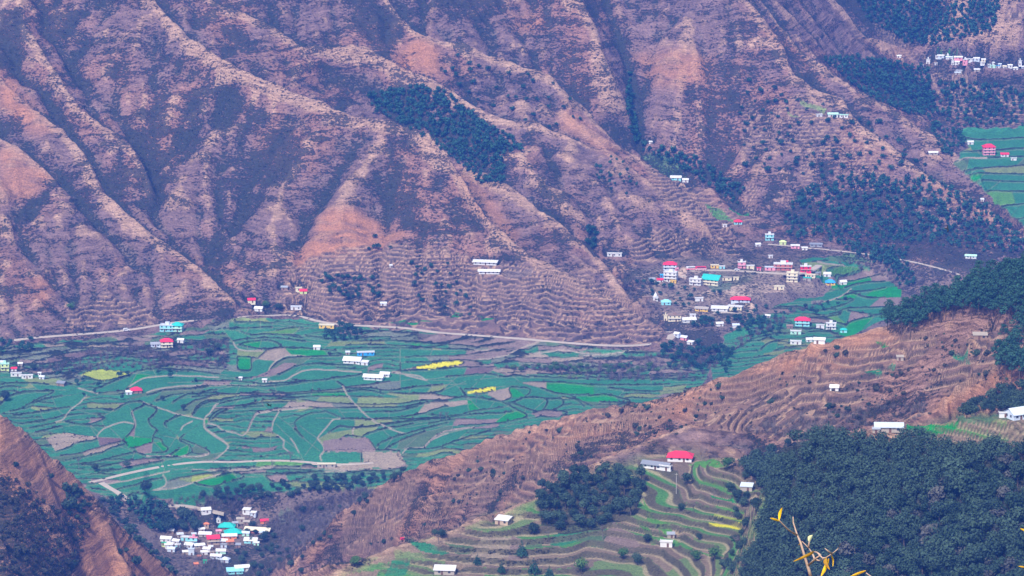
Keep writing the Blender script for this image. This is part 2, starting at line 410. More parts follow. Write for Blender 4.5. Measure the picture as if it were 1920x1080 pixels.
m_terr = mask([(1.0, S_DRY), (.9, [(130,570),(200,545),(280,560),(370,590),(330,605),(180,618),(110,610)]),
               (.6, [(1380,170),(1500,165),(1640,260),(1780,350),(1860,400),(1800,430),(1640,400),(1500,400),(1400,460),(1380,300)]),
               (.8, [(1190,280),(1260,300),(1330,370),(1400,430),(1330,450),(1250,400)]),
               (.9, [(1230,420),(1340,440),(1400,460),(1420,480),(1180,500),(1160,460)]),
               (.5, [(1560,30),(1700,60),(1700,130),(1600,110)]), (.8, [(1880,10),(1990,0),(1990,60),(1870,50)]), (.7,[(1680,90),(1990,200),(1990,250),(1780,240)]),
               (.9, [(640,1085),(723,1040),(840,1000),(957,955),(1093,890),(1280,830),(1400,840),(1450,900),(1440,1000),(1500,1090)]),
               (.7, [(640,960),(900,835),(1130,770),(1240,750),(1380,705),(1680,610),(1900,620),(1900,720),(1730,740),(1500,850),(1290,800),(1093,880),(1000,930),(840,990),(700,1040),(600,1060)]),
               (.6, [(1560,650),(1700,620),(1850,640),(1800,690),(1730,730),(1500,760),(1400,800),(1350,780)]),
               (.8, [(1700,800),(1860,775),(1990,775),(1990,840),(1860,830),(1760,825),(1690,815)])], 3)
m_near = mask([(1, [(-80,740),(0,765),(140,890),(240,1000),(330,1085),(-80,1200)]), (1, [(500,1100),(700,915),(1000,792),(1240,745),(1680,602),(1990,500),(1990,1200),(500,1200)])], 2)
m_K = mask([(1, [(-80,740),(0,765),(140,890),(240,1000),(330,1085),(330,1200),(-80,1200)])], 1)
m_basin = mask([(1, [(640,1085),(723,1040),(840,1000),(957,955),(1093,900),(1180,870),(1290,850),(1390,880),(1440,920),(1450,1100),(640,1100)]), (1, [(1690,815),(1800,785),(1990,775),(1990,835),(1860,830),(1740,830)])], 2)
m_orange = mask([(1, [(600,392),(700,405),(770,440),(700,480),(560,490),(540,480),(590,440)]), (1, [(735,110),(780,65),(820,90),(825,140),(750,128)]),
                 (.8, [(960,40),(1010,20),(1050,60),(1120,55),(1080,55),(960,55)]), (.8, [(0,120),(60,200),(110,250),(60,250),(0,200)]), (.9, [(0,270),(35,290),(105,335),(50,380),(0,390)]),
                 (1, [(-80,700),(60,840),(140,900),(170,930),(150,990),(60,890),(-80,830)]), (1, [(150,960),(220,985),(330,1085),(150,1085),(140,1040)]),
                 (1, [(0,865),(40,890),(100,955),(60,950),(0,895)]), (.9, [(1240,760),(1500,665),(1650,620),(1700,640),(1560,700),(1400,745),(1300,790),(1180,790)]),
                 (.7, [(1060,200),(1090,215),(1200,330),(1240,370),(1100,260),(1040,240)]), (.7, [(1180,90),(1340,110),(1330,160),(1230,170)]),
                 (.6, [(1690,95),(1720,95),(1730,108),(1640,105)]), (.8, [(700,905),(900,850),(1060,790),(1140,770),(1120,830),(900,880)]), (.7,[(1740,770),(1850,695),(1990,640),(1990,740),(1800,790)]),
                 (.7, [(70,520),(100,530),(85,580),(60,570)]), (.6, [(840,300),(900,400),(1000,480),(960,420),(880,330)]), (.6,[(1460,60),(1500,110),(1480,110),(1430,60)]), (.5,[(1700,330),(1800,350),(1860,400),(1840,410),(1740,350)])], 2)
m_scrub = mask([(.55, [(180,90),(300,60),(420,160),(560,220),(620,260),(560,330),(470,400),(440,500),(380,510),(400,400),(330,330),(270,300),(200,180)]),
                (1, [(-20,20),(35,12),(62,40),(50,110),(30,150),(-20,120)]), (1, [(70,30),(150,25),(140,50),(100,70),(80,55)]), (.95, [(-20,205),(30,200),(55,225),(40,250),(-20,250)]),
                (1, [(87,67),(117,97),(147,143),(167,167),(233,233),(267,300),(290,360),(300,385)], 7), (.9, [(165,165),(190,170),(180,200),(160,190)]),
                (.9, [(270,320),(350,330),(350,350),(300,400),(280,360)]), (.8, [(60,160),(110,215),(150,270),(180,320),(215,370)], 7), (.8,[(20,270),(60,300),(100,340),(140,380),(100,330),(40,280)]),
                (1, [(90,335),(98,350),(70,390),(30,412),(60,385)], 6), (.8, [(160,330),(240,300),(300,370),(280,420),(180,350)]),
                (.85, [(620,-60),(790,-60),(755,60),(730,110),(690,90),(640,40)]), (.75, [(360,30),(400,15),(480,80),(525,140),(480,130),(420,60)]),
                (1, [(462,375),(440,410),(433,435),(402,475),(378,502)], 9), (.6, [(400,40),(450,60),(500,100)], 12),
                (.8, [(860,-20),(880,-20),(850,60),(880,100),(860,110),(830,70)]), (.5, [(790,-20),(1000,-20),(960,60),(870,110),(850,80)]),
                (.5, [(640,240),(720,260),(820,420),(760,430),(650,330)]), (.5,[(1040,90),(1110,100),(1110,170),(1070,160)]), (.8, [(1180,135),(1182,200),(1195,260)], 12),
                (.6, [(1105,0),(1120,40),(1135,100)], 9), (.5, [(1560,-20),(1700,40),(1900,30),(1760,130),(1700,90),(1600,50)]),
                (.95, [(-80,880),(30,880),(70,920),(130,985),(165,960),(160,1010),(140,1090),(-80,1090)]), (1, [(120,910),(150,915),(175,965),(130,975),(118,950)]), (.95, [(170,925),(200,950),(260,1000),(330,1070),(300,1060),(225,985)]),
                (.9, [(480,1000),(560,950),(700,905),(760,900),(640,945),(560,1010),(500,1100),(330,1100),(420,1020)]), (.85,[(150,930),(300,940),(440,920),(700,895),(700,925),(500,960),(300,1000),(230,985)]),
                (.55, [(740,950),(800,950),(960,880),(1080,850),(1090,880),(900,960),(800,1000),(700,1020)]), (.6, [(1100,790),(1240,800),(1350,770),(1280,800),(1100,870)]),
                (.8, [(1480,400),(1600,350),(1760,350),(1860,420),(1930,470),(1800,520),(1640,480),(1480,460)]), (.6, [(1390,300),(1460,200),(1600,280),(1500,400)]),
                (.9, [(1540,110),(1740,130),(1740,230),(1620,190)]), (.7, [(1740,150),(1990,180),(1990,250),(1760,240)]), (.8, [(1600,0),(1880,0),(1860,60),(1700,80)]),
                (.9, [(960,690),(1240,695),(1370,690),(1340,640),(1240,660),(1230,680),(970,678)]), (.7, [(580,520),(640,490),(900,520),(900,620),(700,600)]), (.6,[(1150,460),(1400,440),(1420,500),(1440,600),(1300,660),(1180,560)]),
                (.8, [(430,600),(330,620),(200,645),(0,660),(-80,690),(100,700),(300,660),(430,640)]), (.9,[(690,170),(830,165),(975,260),(940,345),(850,290),(700,210)]), (.6,[(1560,455),(1700,480),(1800,500),(1660,520)])], 2)
m_scrub = np.clip(m_scrub, 0, 1)

# ---- field banks (crop coordinates -> photo pixels)
CROP = {1: (0, 620, 480 / 1571), 2: (360, 580, .25), 3: (360, 720, .25), 4: (760, 620, 560 / 1920), 7: (1400, 440, 260 / 1276), 6: (1280, 360, 1 / 3), 0: (0, 0, 1)}
def cv(c, pts):
    ox, oy, s = CROP[c]
    return [(ox + x * s, oy + y * s) for x, y in pts]
BANKS = {1: '''0,355 60,340 130,350|0,405 60,400 150,375 300,365|0,455 50,410 150,382 300,372 325,380 240,420 180,450 130,480 60,497|190,450 330,410 380,400|200,505 300,490 430,470|80,525 180,510 300,495|120,575 220,560 330,540 400,520|180,600 260,585 340,570|215,625 300,605 380,590|345,745 420,720 470,690 590,670 600,660|370,770 480,755 560,735 640,710 720,690 740,680|400,800 500,780 620,750 690,720 760,700|430,825 560,810 690,780 830,750|385,630 500,650 590,655|400,560 520,580 640,590|430,570 560,575 640,540 600,520|700,490 750,460 800,440 870,440 880,460 810,500 830,560 815,610 780,650 750,680|880,450 960,480 940,520 910,550 930,590 960,610 940,650 935,690|1020,590 1010,570 1060,540 1110,520|1190,510 1220,470 1280,440 1340,435|1280,555 1300,520 1350,490 1400,485|1350,435 1440,410 1571,400|1360,470 1480,460 1571,440|760,680 800,720 860,710 935,690|820,740 900,770 990,780 1050,760 1100,730|940,660 990,670 1000,700 1030,720 1010,745 930,750|900,770 1040,780 1140,765 1180,740 1150,700 1100,675 1130,640|1110,670 1200,700 1280,740 1270,760 1180,755|610,840 760,810 880,790 980,790|620,870 800,840 1000,800|700,975 820,950 930,920 1000,905|1040,920 1200,890 1400,860 1571,850|560,970 650,980|600,1010 700,1030|740,1000 900,1000|60,150 160,130 300,110|270,210 450,180 560,155 700,150 860,170 1100,180 1250,200 1400,210|200,195 330,160 500,130 700,120 900,140|540,240 620,210 760,185 900,200 1100,215 1300,235 1400,245|510,265 560,250 660,245 810,262|510,280 640,310 810,268|810,262 900,240 1100,240 1350,270|570,365 680,320 800,275|600,385 760,370 790,345|900,400 1000,370 1150,360 1280,345|960,430 1050,400 1130,385|1060,440 1130,400 1220,385 1330,360|1130,470 1200,430 1260,415 1340,395 1571,385|100,250 240,230 400,210|150,90 400,80 700,90 900,110|0,330 100,320 300,330|300,150 500,110 800,110''',
 2: '''320,105 420,110 600,120|280,150 440,145 600,140|300,240 400,225 440,220 600,215 850,240|360,165 450,190 600,185|440,195 640,190 830,215|630,160 720,145 830,140|620,190 810,195|350,265 560,230 670,280 540,300 430,285 350,265|560,310 660,290 900,295 1080,310|490,370 560,310|340,355 440,360|340,355 345,450 420,465 445,440 445,370 490,370|330,520 450,515 560,490 590,450 660,390 740,365 900,355 1110,350|640,490 720,460 780,430 880,415 1050,415 1200,425|750,530 860,540 1050,520 1270,490|0,545 170,540 380,545 560,560 860,545|0,590 200,570 400,580 560,580 700,570 820,550|0,640 150,630 330,640 500,620|580,610 700,630 850,620 1000,610 1150,590 1300,570 1480,545|1090,545 1140,580|1150,600 1350,595 1480,610 1680,585 1840,570|700,650 900,630 1150,620|1150,620 1300,610 1440,635|770,660 1000,655 1430,660|1480,630 1780,635 1890,600|0,660 100,650 300,640 560,635 750,640|0,800 30,740 100,690 200,680 330,660 500,650 790,660|180,715 300,690 500,660 800,670|150,830 190,790 260,760|230,735 400,725 530,705 780,695|520,690 600,680 780,680|820,680 1030,705 1230,715 1500,715 1700,690 1870,680|1230,740 1580,740 1700,710 1920,690|420,905 440,850 480,783 560,763 720,743 870,736 1000,740 1230,740|770,900 830,960|780,890 770,850 820,810 900,780 990,770|1110,820 1280,825 1500,815 1700,790 1840,745 1920,730|990,760 1110,810|1280,770 1500,770 1580,760 1690,730|1300,830 1600,825 1900,810|1420,860 1600,845 1780,830|1200,900 1260,890 1450,870 1660,830|1020,930 1100,880 1200,885 1420,870|1110,980 1150,955 1220,950 1300,970 1360,1020 1375,1055|1280,950 1400,910 1550,880 1660,860|1390,1030 1420,1000 1600,935 1780,890 1920,850|1450,1050 1600,970 1750,920|850,200 1100,230 1300,215 1500,210|1150,270 1400,265 1700,285 1920,300|1200,190 1400,170 1700,190|1130,300 1400,290 1700,300|1200,240 1500,240 1800,250|1500,470 1700,455 1900,445|1560,400 1560,480''',
 3: '''110,575 240,590 540,570 700,575 900,590|0,660 200,640 600,620 900,620 1100,630|0,690 300,670 620,640 1000,660 1500,640 1600,625|380,680 560,670 900,670 1050,680 1300,660 1500,655|550,690 620,740 760,730 850,700|1000,510 1100,500 1370,495 1560,505|1270,505 1270,600|1560,505 1540,540 1600,600|1270,600 1330,570|0,740 150,770 250,740|180,700 300,670 390,700 300,730|1370,495 1500,500|550,690 700,680 860,680''',
 4: '''0,260 200,250 330,240 580,235|50,240 200,210 350,198 360,220 150,250|0,170 200,165 400,160|0,115 200,115 480,130|0,205 200,200 400,190 490,215|260,300 480,280 590,290|0,370 120,360 240,350|0,405 200,400 250,370|170,410 370,430 360,380|0,490 240,450 400,430 620,455|350,370 400,430|380,380 500,375 580,365|400,400 500,405 580,385|620,455 680,430 670,370 790,370 790,410 700,460 660,465|620,455 700,500 780,545 760,565|150,540 300,550 440,520 630,490|0,570 240,565 440,540 630,530 690,520|150,600 280,575 450,570|340,610 550,600 640,590 780,560|690,470 850,520 900,490 900,440 740,430|900,440 1000,440 1010,480 950,510 900,510|820,530 900,515 1040,525 1000,550|1010,430 1100,450 1150,490|1060,420 1200,490|1180,420 1300,415 1440,450 1400,465 1250,460|800,290 900,300 1150,310|850,280 1150,285|800,330 1020,335 1200,350 1500,350 1700,345|870,370 1000,410 1180,410|1180,300 1500,310 1900,310|1200,280 1500,285|1300,370 1500,390 1650,390|120,750 180,690 260,650 440,620|240,740 330,710 550,640|0,760 150,760 240,745|600,300 700,290 800,300|0,75 250,90 480,110''',
 7: '''680,330 800,300 890,290 860,265|600,250 750,240|790,370 900,370 1000,340 1090,330|820,400 980,370 1080,330|880,440 1000,420 1180,380 1276,370|900,490 1050,450 1276,430|940,520 1050,530 1276,490|890,560 980,545 1100,580 1276,580|820,600 980,600 900,640 740,690|280,670 470,665 600,700 740,690|760,740 860,710 900,685 1100,675 1276,665|600,770 830,745 870,710|930,700 1180,740 1276,720|580,770 720,770 900,830 930,800|910,840 960,800 1130,760 1276,730|0,935 150,905 240,880|20,980 100,950 300,910 500,910|130,1060 170,1020 250,985 400,990|250,1070 370,1040 600,1030|510,870 700,880 840,920|0,870 240,860|-100,960 0,935|-150,1080 20,980''',
 0: '''1780,258 1850,262 1990,255|1800,284 1850,283 1990,275|1800,318 1850,316 1920,310 1990,305|1790,300 1830,296 1990,294|1818,325 1990,328|1830,338 1990,345|1845,358 1990,362|1870,385 1990,380|1900,410 1990,400''' }
PATHS = {1: '''530,400 490,440 430,490 390,540 340,560|600,665 600,640 640,600 700,575 760,560 820,570|880,440 930,460 1000,480 1090,510 1180,530 1250,545|1110,610 1130,580 1180,555|1340,450 1320,455 1290,500 1260,530 1255,590 1290,620 1350,660 1390,690 1395,720 1350,765 1320,785|900,770 1200,770 1280,760|650,940 800,915 950,880 1040,860|1000,885 1020,920 1010,950 950,975|940,975 1100,960 1250,910 1350,880|790,345 860,300 960,280 1100,275 1340,285|900,380 960,360 1100,340 1300,335 1571,335|810,500 830,560 830,590|600,385 560,375 480,350''',
 2: '''180,720 130,780 100,810 95,890 200,970 260,1010 270,1040 230,1075|340,935 380,945 420,910 440,860 480,790 560,770 720,750 870,740|600,900 610,840 650,770|940,970 960,940 1020,870 1060,825 1110,820|940,970 970,1000 990,1040 980,1080|1130,580 1170,650 1240,730 1340,820 1410,865 1480,895 1600,930|660,955 690,990 685,1030 730,1070|740,970 770,1010 800,1070|1580,1075 1620,1040 1730,1035 1780,990 1860,950 1920,930|570,540 700,530 770,490 850,455 960,450 1270,470|570,480 590,430 640,380 720,345 850,350|120,860 180,870 240,910 330,930|310,250 360,300 530,310|1210,950 1205,910 1220,890|1500,470 1700,500 1750,530''',
 3: '''980,510 960,540 970,570|640,380 690,420|0,640 300,650 620,620|1000,660 1500,640|1000,640 1300,650''',
 4: '''120,750 180,690 260,650 440,620|440,130 560,120|470,185 620,165 760,110 920,70|800,150 1000,130 1180,150|1150,165 1350,145 1520,115|0,285 100,310 140,315''', 7: '''600,630 750,610 880,560 960,500|600,615 700,610|650,250 800,275 900,290''', 0: '''1770,297 1830,296 1850,296|1640,478 1700,490 1760,508 1800,520''' }
def parse(d):
    out = []
    for c, s in d.items():
        for l in s.split('|'):
            out.append(cv(c, [tuple(map(float, p.split(','))) for p in l.split()]))
    return out
def spline(P):
    if len(P) < 3: return P
    Q = [P[0]] + P + [P[-1]]; out = []
    for a, b, c, d in zip(Q[:-3], Q[1:-2], Q[2:-1], Q[3:]):
        for k in range(4):
            t = k / 4
            out.append(tuple(.5 * (2 * b[i] + (c[i] - a[i]) * t + (2 * a[i] - 5 * b[i] + 4 * c[i] - d[i]) * t * t + (3 * b[i] - a[i] - 3 * c[i] + d[i]) * t ** 3) for i in (0, 1)))
    return out + [P[-1]]
banks = [spline(b) for b in parse(BANKS)]; paths = [spline(b) for b in parse(PATHS)]
# raster of the cultivated ground, one cell per photo pixel, then flood filled into plots
RX, RY, RW, RH = -70, 230, 2070, 730
gx, gy = np.meshgrid(np.arange(RW) + RX, np.arange(RH) + RY)
dB = np.full((RH, RW), 9.0, np.float32); dP = np.full((RH, RW), 9.0, np.float32)
def draw(arr, pl):
    for (x1, y1), (x2, y2) in zip(pl[:-1], pl[1:]):
        a0 = int(max(0, min(x1, x2) - 9 - RX)); a1 = int(min(RW, max(x1, x2) + 10 - RX))
        b0 = int(max(0, min(y1, y2) - 9 - RY)); b1 = int(min(RH, max(y1, y2) + 10 - RY))
        if a1 <= a0 or b1 <= b0: continue
        x = gx[b0:b1, a0:a1]; y = gy[b0:b1, a0:a1]
        wob = 1.6 * (vnoise(x / 17.0, y / 9.0, 3) - .5)
        arr[b0:b1, a0:a1] = np.minimum(arr[b0:b1, a0:a1], seg_d(x, y + wob, [(x1, y1), (x2, y2)]))
for b in banks: draw(dB, b)
for b in paths: draw(dP, b)
infield = np.zeros((RH, RW), bool)
ewx = gx + 14 * (fbm(gx / 30., gy / 14., 3, 31) - .5); ewy = gy + 8 * (fbm(gx / 30., gy / 14., 3, 35) - .5)
for P in (FIELD_L, FIELD_R, FIELD_R2, FIELD_FAR): infield |= inpoly(ewx, ewy, P)
# every bank runs on, thinner, until it meets another one
dE = np.full((RH, RW), 9.0, np.float32)
dA = np.minimum(dB, dP)
def extend(pl, reach):
    for e, a in ((pl[-1], pl[-2]), (pl[0], pl[1])):
        l = math.hypot(e[0] - a[0], e[1] - a[1]) + 1e-6
        dx, dy = (e[0] - a[0]) / l, (e[1] - a[1]) / l
        dy *= .8
        for k in range(4, reach):
            x, y = int(e[0] + dx * k - RX), int(e[1] + dy * k - RY)
            if not (1 < x < RW - 2 and 1 < y < RH - 2) or not infield[y, x]: break
            if dA[y, x] < 1.2: break
        if k > 4: draw(dE, [e, (e[0] + dx * k, e[1] + dy * k)])
for b in banks + paths: extend(b, 46)
# thin partitions inside the long terraces
r1 = random.Random(3)
for b in banks:
    tot = 0; nxt = r1.uniform(25, 60)
    for (x1, y1), (x2, y2) in zip(b[:-1], b[1:]):
        l = math.hypot(x2 - x1, y2 - y1)
        while tot + l > nxt:
            f = (nxt - tot) / l; x0 = x1 + (x2 - x1) * f; y0 = y1 + (y2 - y1) * f
            sx = r1.uniform(-1.4, 1.4)
            for k in range(3, 30):
                x, y = int(x0 + sx * k - RX), int(y0 + k - RY)
                if not (1 < x < RW - 2 and 1 < y < RH - 2) or dA[y, x] < 1.2 or not infield[y, x]: break
            if 5 < k < 29: draw(dE, [(x0, y0), (x0 + sx * k, y0 + k)])
            nxt += r1.uniform(40, 110)
        tot += l
openc = infield & (dB > 1.0) & (dP > 1.0) & (dE > .8)
lab = np.zeros((RH, RW), np.int32)
of = openc.ravel(); lf = lab.ravel(); ncell = 0
bo = bytearray(of.astype(np.uint8).tobytes())
for s0 in np.flatnonzero(of):
    if not bo[s0]: continue
    ncell += 1
    st = [int(s0)]; bo[s0] = 0; acc = []
    while st:
        p = st.pop(); acc.append(p)
        for q in (p - 1, p + 1, p - RW, p + RW):
            if 0 <= q < len(bo) and bo[q]: bo[q] = 0; st.append(q)
    lf[acc] = ncell
crop = {'teal': (.045,.205,.095), 'green': (.02,.26,.05), 'leaf': (.10,.27,.05), 'olive': (.21,.27,.09), 'lime': (.36,.42,.06), 'yellow': (.72,.66,.02), 'brown': (.26,.19,.16), 'dark': (.18,.12,.11), 'tan': (.34,.27,.19), 'grey': (.17,.20,.14), 'moss': (.10,.17,.08)}
pal = [None]
r2 = np.random.default_rng(5)
cx = np.zeros(ncell + 1); cyy = np.zeros(ncell + 1); cn = np.bincount(lf, minlength=ncell + 1)
cx = np.bincount(lf, gx.ravel(), ncell + 1) / np.maximum(cn, 1); cyy = np.bincount(lf, gy.ravel(), ncell + 1) / np.maximum(cn, 1)
ng = samp(NOTGREEN, cx, cyy)
cc = np.zeros((ncell + 1, 3))
for k in range(1, ncell + 1):
    if ng[k] > .5: nm = r2.choice(['grey', 'brown', 'dark', 'moss', 'teal', 'tan'], p=[.22,.20,.08,.22,.20,.08])
    else: nm = r2.choice(['teal', 'moss', 'olive', 'brown', 'grey', 'green'], p=[.84,.05,.03,.02,.04,.02])
    if cn[k] > 1500: nm = 'teal' if ng[k] < .5 else 'brown'
    cc[k] = np.array(crop[nm]) * (1 + .16 * (r2.random() - .5))
SEEDS = {1: 'lime 650,280;dark 560,320;green 850,695;brown 430,680;dark 610,697;brown 400,450;brown 1040,515;olive 1180,590;olive 1090,650;moss 1200,722;brown 870,735;lime 1230,890;olive 1340,400;teal 300,420;teal 680,345;grey 580,505;brown 1150,305;moss 1000,385;olive 1350,860;tan 660,725;grey 120,325;teal 520,740;teal 600,620;teal 700,620',
 2: 'green 500,260;brown 760,260;tan 430,310;olive 400,340;green 390,410;brown 690,410;tan 620,320;green 880,338;tan 1250,580;grey 1400,570;brown 1560,560;teal 1640,550;brown 1540,670;tan 1700,650;olive 250,655;olive 940,690;tan 870,720;olive 1440,728;olive 1250,862;olive 1090,945;brown 1040,1020;brown 1200,1000;tan 1840,860;tan 1820,715;leaf 700,165;leaf 460,455;moss 1000,490;teal 850,500;teal 700,590;teal 520,430;green 1600,95;green 1700,265;brown 100,520;brown 100,550',
 3: 'brown 1420,560;lime 60,700;green 280,690;brown 700,705;leaf 740,603;brown 500,660;grey 300,650;teal 1120,540;teal 1590,570;teal 300,760;tan 1200,640',
 4: 'yellow 260,225;brown 20,245;brown 430,203;yellow 480,394;teal 450,368;tan 570,415;green 720,410;brown 820,445;teal 800,490;green 700,543;brown 370,578;tan 200,595;tan 400,655;leaf 920,528;brown 1075,480;green 1320,435;tan 870,350;tan 940,388;green 1060,352;tan 180,480;tan 100,430;teal 500,500;teal 950,470;leaf 1000,298;leaf 1580,400;teal 280,400;teal 550,310;dark 400,260',
 7: 'green 990,570;green 1220,550;brown 1000,735;leaf 740,790;green 1010,830;lime 560,890;leaf 700,910;brown 1230,603;brown 1090,365;leaf 930,310;teal 800,380;olive 760,280;leaf 830,770;teal 400,950;teal 1100,640;teal 1050,490',
 0: 'teal 1400,650;teal 1385,690;teal 1355,700;teal 1420,668;teal 40,760;teal 70,786;teal 30,735;teal 90,800;moss 1810,250;olive 1900,250;teal 1830,275;teal 1830,310;grey 1860,322;teal 1880,333;green 1840,330;olive 1900,322;green 1870,365;leaf 1900,370;teal 1850,348;teal 1930,400'}
for c, s in SEEDS.items():
    for it in s.split(';'):
        nm, p = it.split(' ')
        x, y = cv(c, [tuple(map(float, p.split(',')))])[0]
        ix, iy = int(x - RX), int(y - RY)
        for dx, dy in ((0,0),(0,2),(0,-2),(3,0),(-3,0)):
            k = lab[iy + dy, ix + dx]
            if k:
                if cn[k] < (9000 if nm in ('teal', 'green') else 1100): cc[k] = crop[nm]
                break
fieldcol = cc[lab].astype(np.float32)
# very large plots are worked as many strips
big = (cn > 4200)[lab] & (lab > 0)
jy, jx = np.nonzero(big); X_ = jx + RX; Y_ = jy + RY
wq = 9 * (fbm(X_ / 60., Y_ / 25., 3, 141) - .5) * 2
row = np.floor((Y_ + wq + .02 * X_) / 9.0); cellx = np.floor((X_ + 6 * wq + _hash(row, row * 0, 7) * 80) / 62.0)
hr = _hash(row, cellx, 8); ngp = samp(NOTGREEN, X_ * 1.0, Y_ * 1.0) > .5
names = list(crop)
P1 = np.where(hr < .8, names.index('teal'), np.where(hr < .86, names.index('moss'), np.where(hr < .92, names.index('brown'), names.index('olive'))))
P2 = np.where(hr < .22, names.index('grey'), np.where(hr < .42, names.index('brown'), np.where(hr < .5, names.index('tan'), np.where(hr < .78, names.index('teal'), names.index('moss')))))
palarr = np.array([crop[n] for n in names])
fieldcol[jy, jx] = palarr[np.where(ngp, P2, P1)] * (.9 + .2 * _hash(row, cellx, 9))[:, None]
fr_ = (Y_ + wq + .02 * X_) / 9.0 - row
dB[jy, jx] = np.minimum(dB[jy, jx], np.abs(fr_ - .5) * -9 + 4.5 + 0.4)
fill = lab > 0
for _ in range(4):                      # grow plots over the thin lines so the blends have colour under them
    for ax, sh in ((0, 1), (0, -1), (1, 1), (1, -1)):
        f2 = np.roll(fill, sh, ax); c2 = np.roll(fieldcol, sh, ax)
        g = ~fill & f2
        fieldcol[g] = c2[g]; fill |= f2
def rsamp(arr, px, py):
    x = np.clip(px - RX, 0, RW - 1.001); y = np.clip(py - RY, 0, RH - 1.001)
    ix = x.astype(int); iy = y.astype(int); fx = x - ix; fy = y - iy
    if arr.ndim == 3: fx = fx[..., None]; fy = fy[..., None]
    return (arr[iy, ix] * (1 - fx) + arr[iy, ix + 1] * fx) * (1 - fy) + (arr[iy + 1, ix] * (1 - fx) + arr[iy + 1, ix + 1] * fx) * fy

# ------------------------------------------------------------------ relief detail
vis = (yg[:, None] > 1500) & (yg[:, None] < 4600)
kf = samp(m_field, PX, PYX) * vis
kfl = samp(m_floor, PX, PYX) * vis * smooth(2650, 2760, Yg)
near = (Yg < 2700)
hill = 1 - np.clip(kfl, 0, 1)
far_w = smooth(2700, 3000, Yg)
Z0 = Z.copy()
Zs = blurg(Z, 5, 5); Z = Z * kfl + (1 - kfl) * (Z * .85 + Zs * .15)
wx = Xg + 26 * (fbm(Xg / 70, Yg / 70, 3, 40) - .5); wy = Yg + 26 * (fbm(Xg / 70, Yg / 70, 3, 50) - .5)
nz = (ridged(wx / 95, wy / 95, 4, 1) - .55) * 11 * (.35 + .65 * far_w) + (ridged(wx / 30, wy / 42, 4, 9) - .55) * 4.2 * (.6 + .4 * far_w) + (fbm(Xg / 10, Yg / 10, 2, 20) - .5) * 2.4 + (fbm(Xg / 3.4, Yg / 4.6, 1, 25) - .5) * .8
# cattle tracks and strata: small steps that follow the height lines
# (on the brown spur they run along with its falling crest)
_t = ray(PCX, PCy)[1]; _u = ray(PCX, PCy)[0]; zcrest = CZ - _t * np.array(PCY)
_qu = ray([560,640,723,840,893,957,1007,1093,1140,1280,1400], [1110,1073,1033,997,970,950,927,883,853,803,765])[0]
_qu = np.append(_qu, ray(1700, 740)[0])
_qY = np.interp(ug, _qu, [1952,1962,1977,1992,2002,2012,2022,2052,2082,2131,2118,2000])
lean = .70 * (np.interp(ug, _u, zcrest) - 287.0)[None, :] * ((Yg > _qY[None, :]) & (Yg < 2740) & (PX > 470))
mbn = 1 - .85 * samp(m_basin, PX, PYX) * near
zc = Z - lean + 2.5 * (fbm(Xg / 38, Yg / 38, 3, 160) - .5)
trk = fbm(Xg / 14, zc / 2.0, 1, 161) * .5 + fbm(Xg / 34, zc / 4.0, 2, 165) * .5
nz = nz + (trk - .5) * (2.2 + 1.2 * near)
nz = (nz + near * (ridged(Xg / 15, Yg / 15, 2, 170) - .55) * 2.0) * mbn
Z = Z + nz * hill + (fbm(Xg / 14, Yg / 14, 3, 30) - .5) * 1.2 * kfl * (1 - np.clip(kf, 0, 1))
# running water: gullies carved where the slopes gather it
gully = np.zeros_like(Z)
def carve(r0, r1, cs, rs, k, rounds, cap, th0):
    ci = np.arange(20, NU - 20, cs); ri = np.arange(r0, r1, rs)
    hn = len(ri); wn = len(ci)
    for it in range(rounds):
        zb = blurg(Z[r0:r1], 2, 2)[::rs][:, ci]
        X = Xg[ri][:, ci]; Y = Yg[ri][:, ci]
        idx = np.arange(hn * wn).reshape(hn, wn)
        best = np.zeros((hn, wn)); down = idx.copy()
        for dj in (-1, 0, 1):
            for di in (-1, 0, 1):
                if dj == 0 and di == 0: continue
                sj = slice(max(0, -dj), hn - max(0, dj)); si = slice(max(0, -di), wn - max(0, di))
                tj = slice(max(0, dj), hn - max(0, -dj)); ti = slice(max(0, di), wn - max(0, -di))
                s = (zb[sj, si] - zb[tj, ti]) / np.hypot(X[sj, si] - X[tj, ti], Y[sj, si] - Y[tj, ti])
                b = best[sj, si]; m = s > b
                b[m] = s[m]; d = down[sj, si]; d[m] = idx[tj, ti][m]
        order = np.argsort(-zb.ravel()).tolist(); dn = down.ravel().tolist(); acc = [1.0] * (hn * wn)
        for i in order:
            d = dn[i]
            if d != i: acc[d] += acc[i]
        A = np.log(np.array(acc).reshape(hn, wn)) / math.log(2)
        G = np.clip(A - th0, 0, cap) / cap
        G = _blur(G, 1)
        fj = (np.arange(r0, r1) - r0) / rs; fi = (np.arange(NU) - ci[0]) / cs
        fj = np.clip(fj, 0, hn - 1.001); fi = np.clip(fi, 0, wn - 1.001)
        a = fj.astype(int)[:, None]; b = fi.astype(int)[None]; u = (fj - fj.astype(int))[:, None]; v = (fi - fi.astype(int))[None]
        U = (G[a, b] * (1 - v) + G[a, b + 1] * v) * (1 - u) + (G[a + 1, b] * (1 - v) + G[a + 1, b + 1] * v) * u
        Z[r0:r1] -= k * U * hill[r0:r1]
        gully[r0:r1] = np.maximum(gully[r0:r1], U * hill[r0:r1])
ra, rb, rc, rd = [int(np.searchsorted(yg, v)) for v in (1565, 2755, 3200, 4255)]
carve(rc, rd, 3, 2, 2.2, 4, 7, 3.2)
carve(ra, rb, 4, 3, 1.1, 2, 7, 4.2)
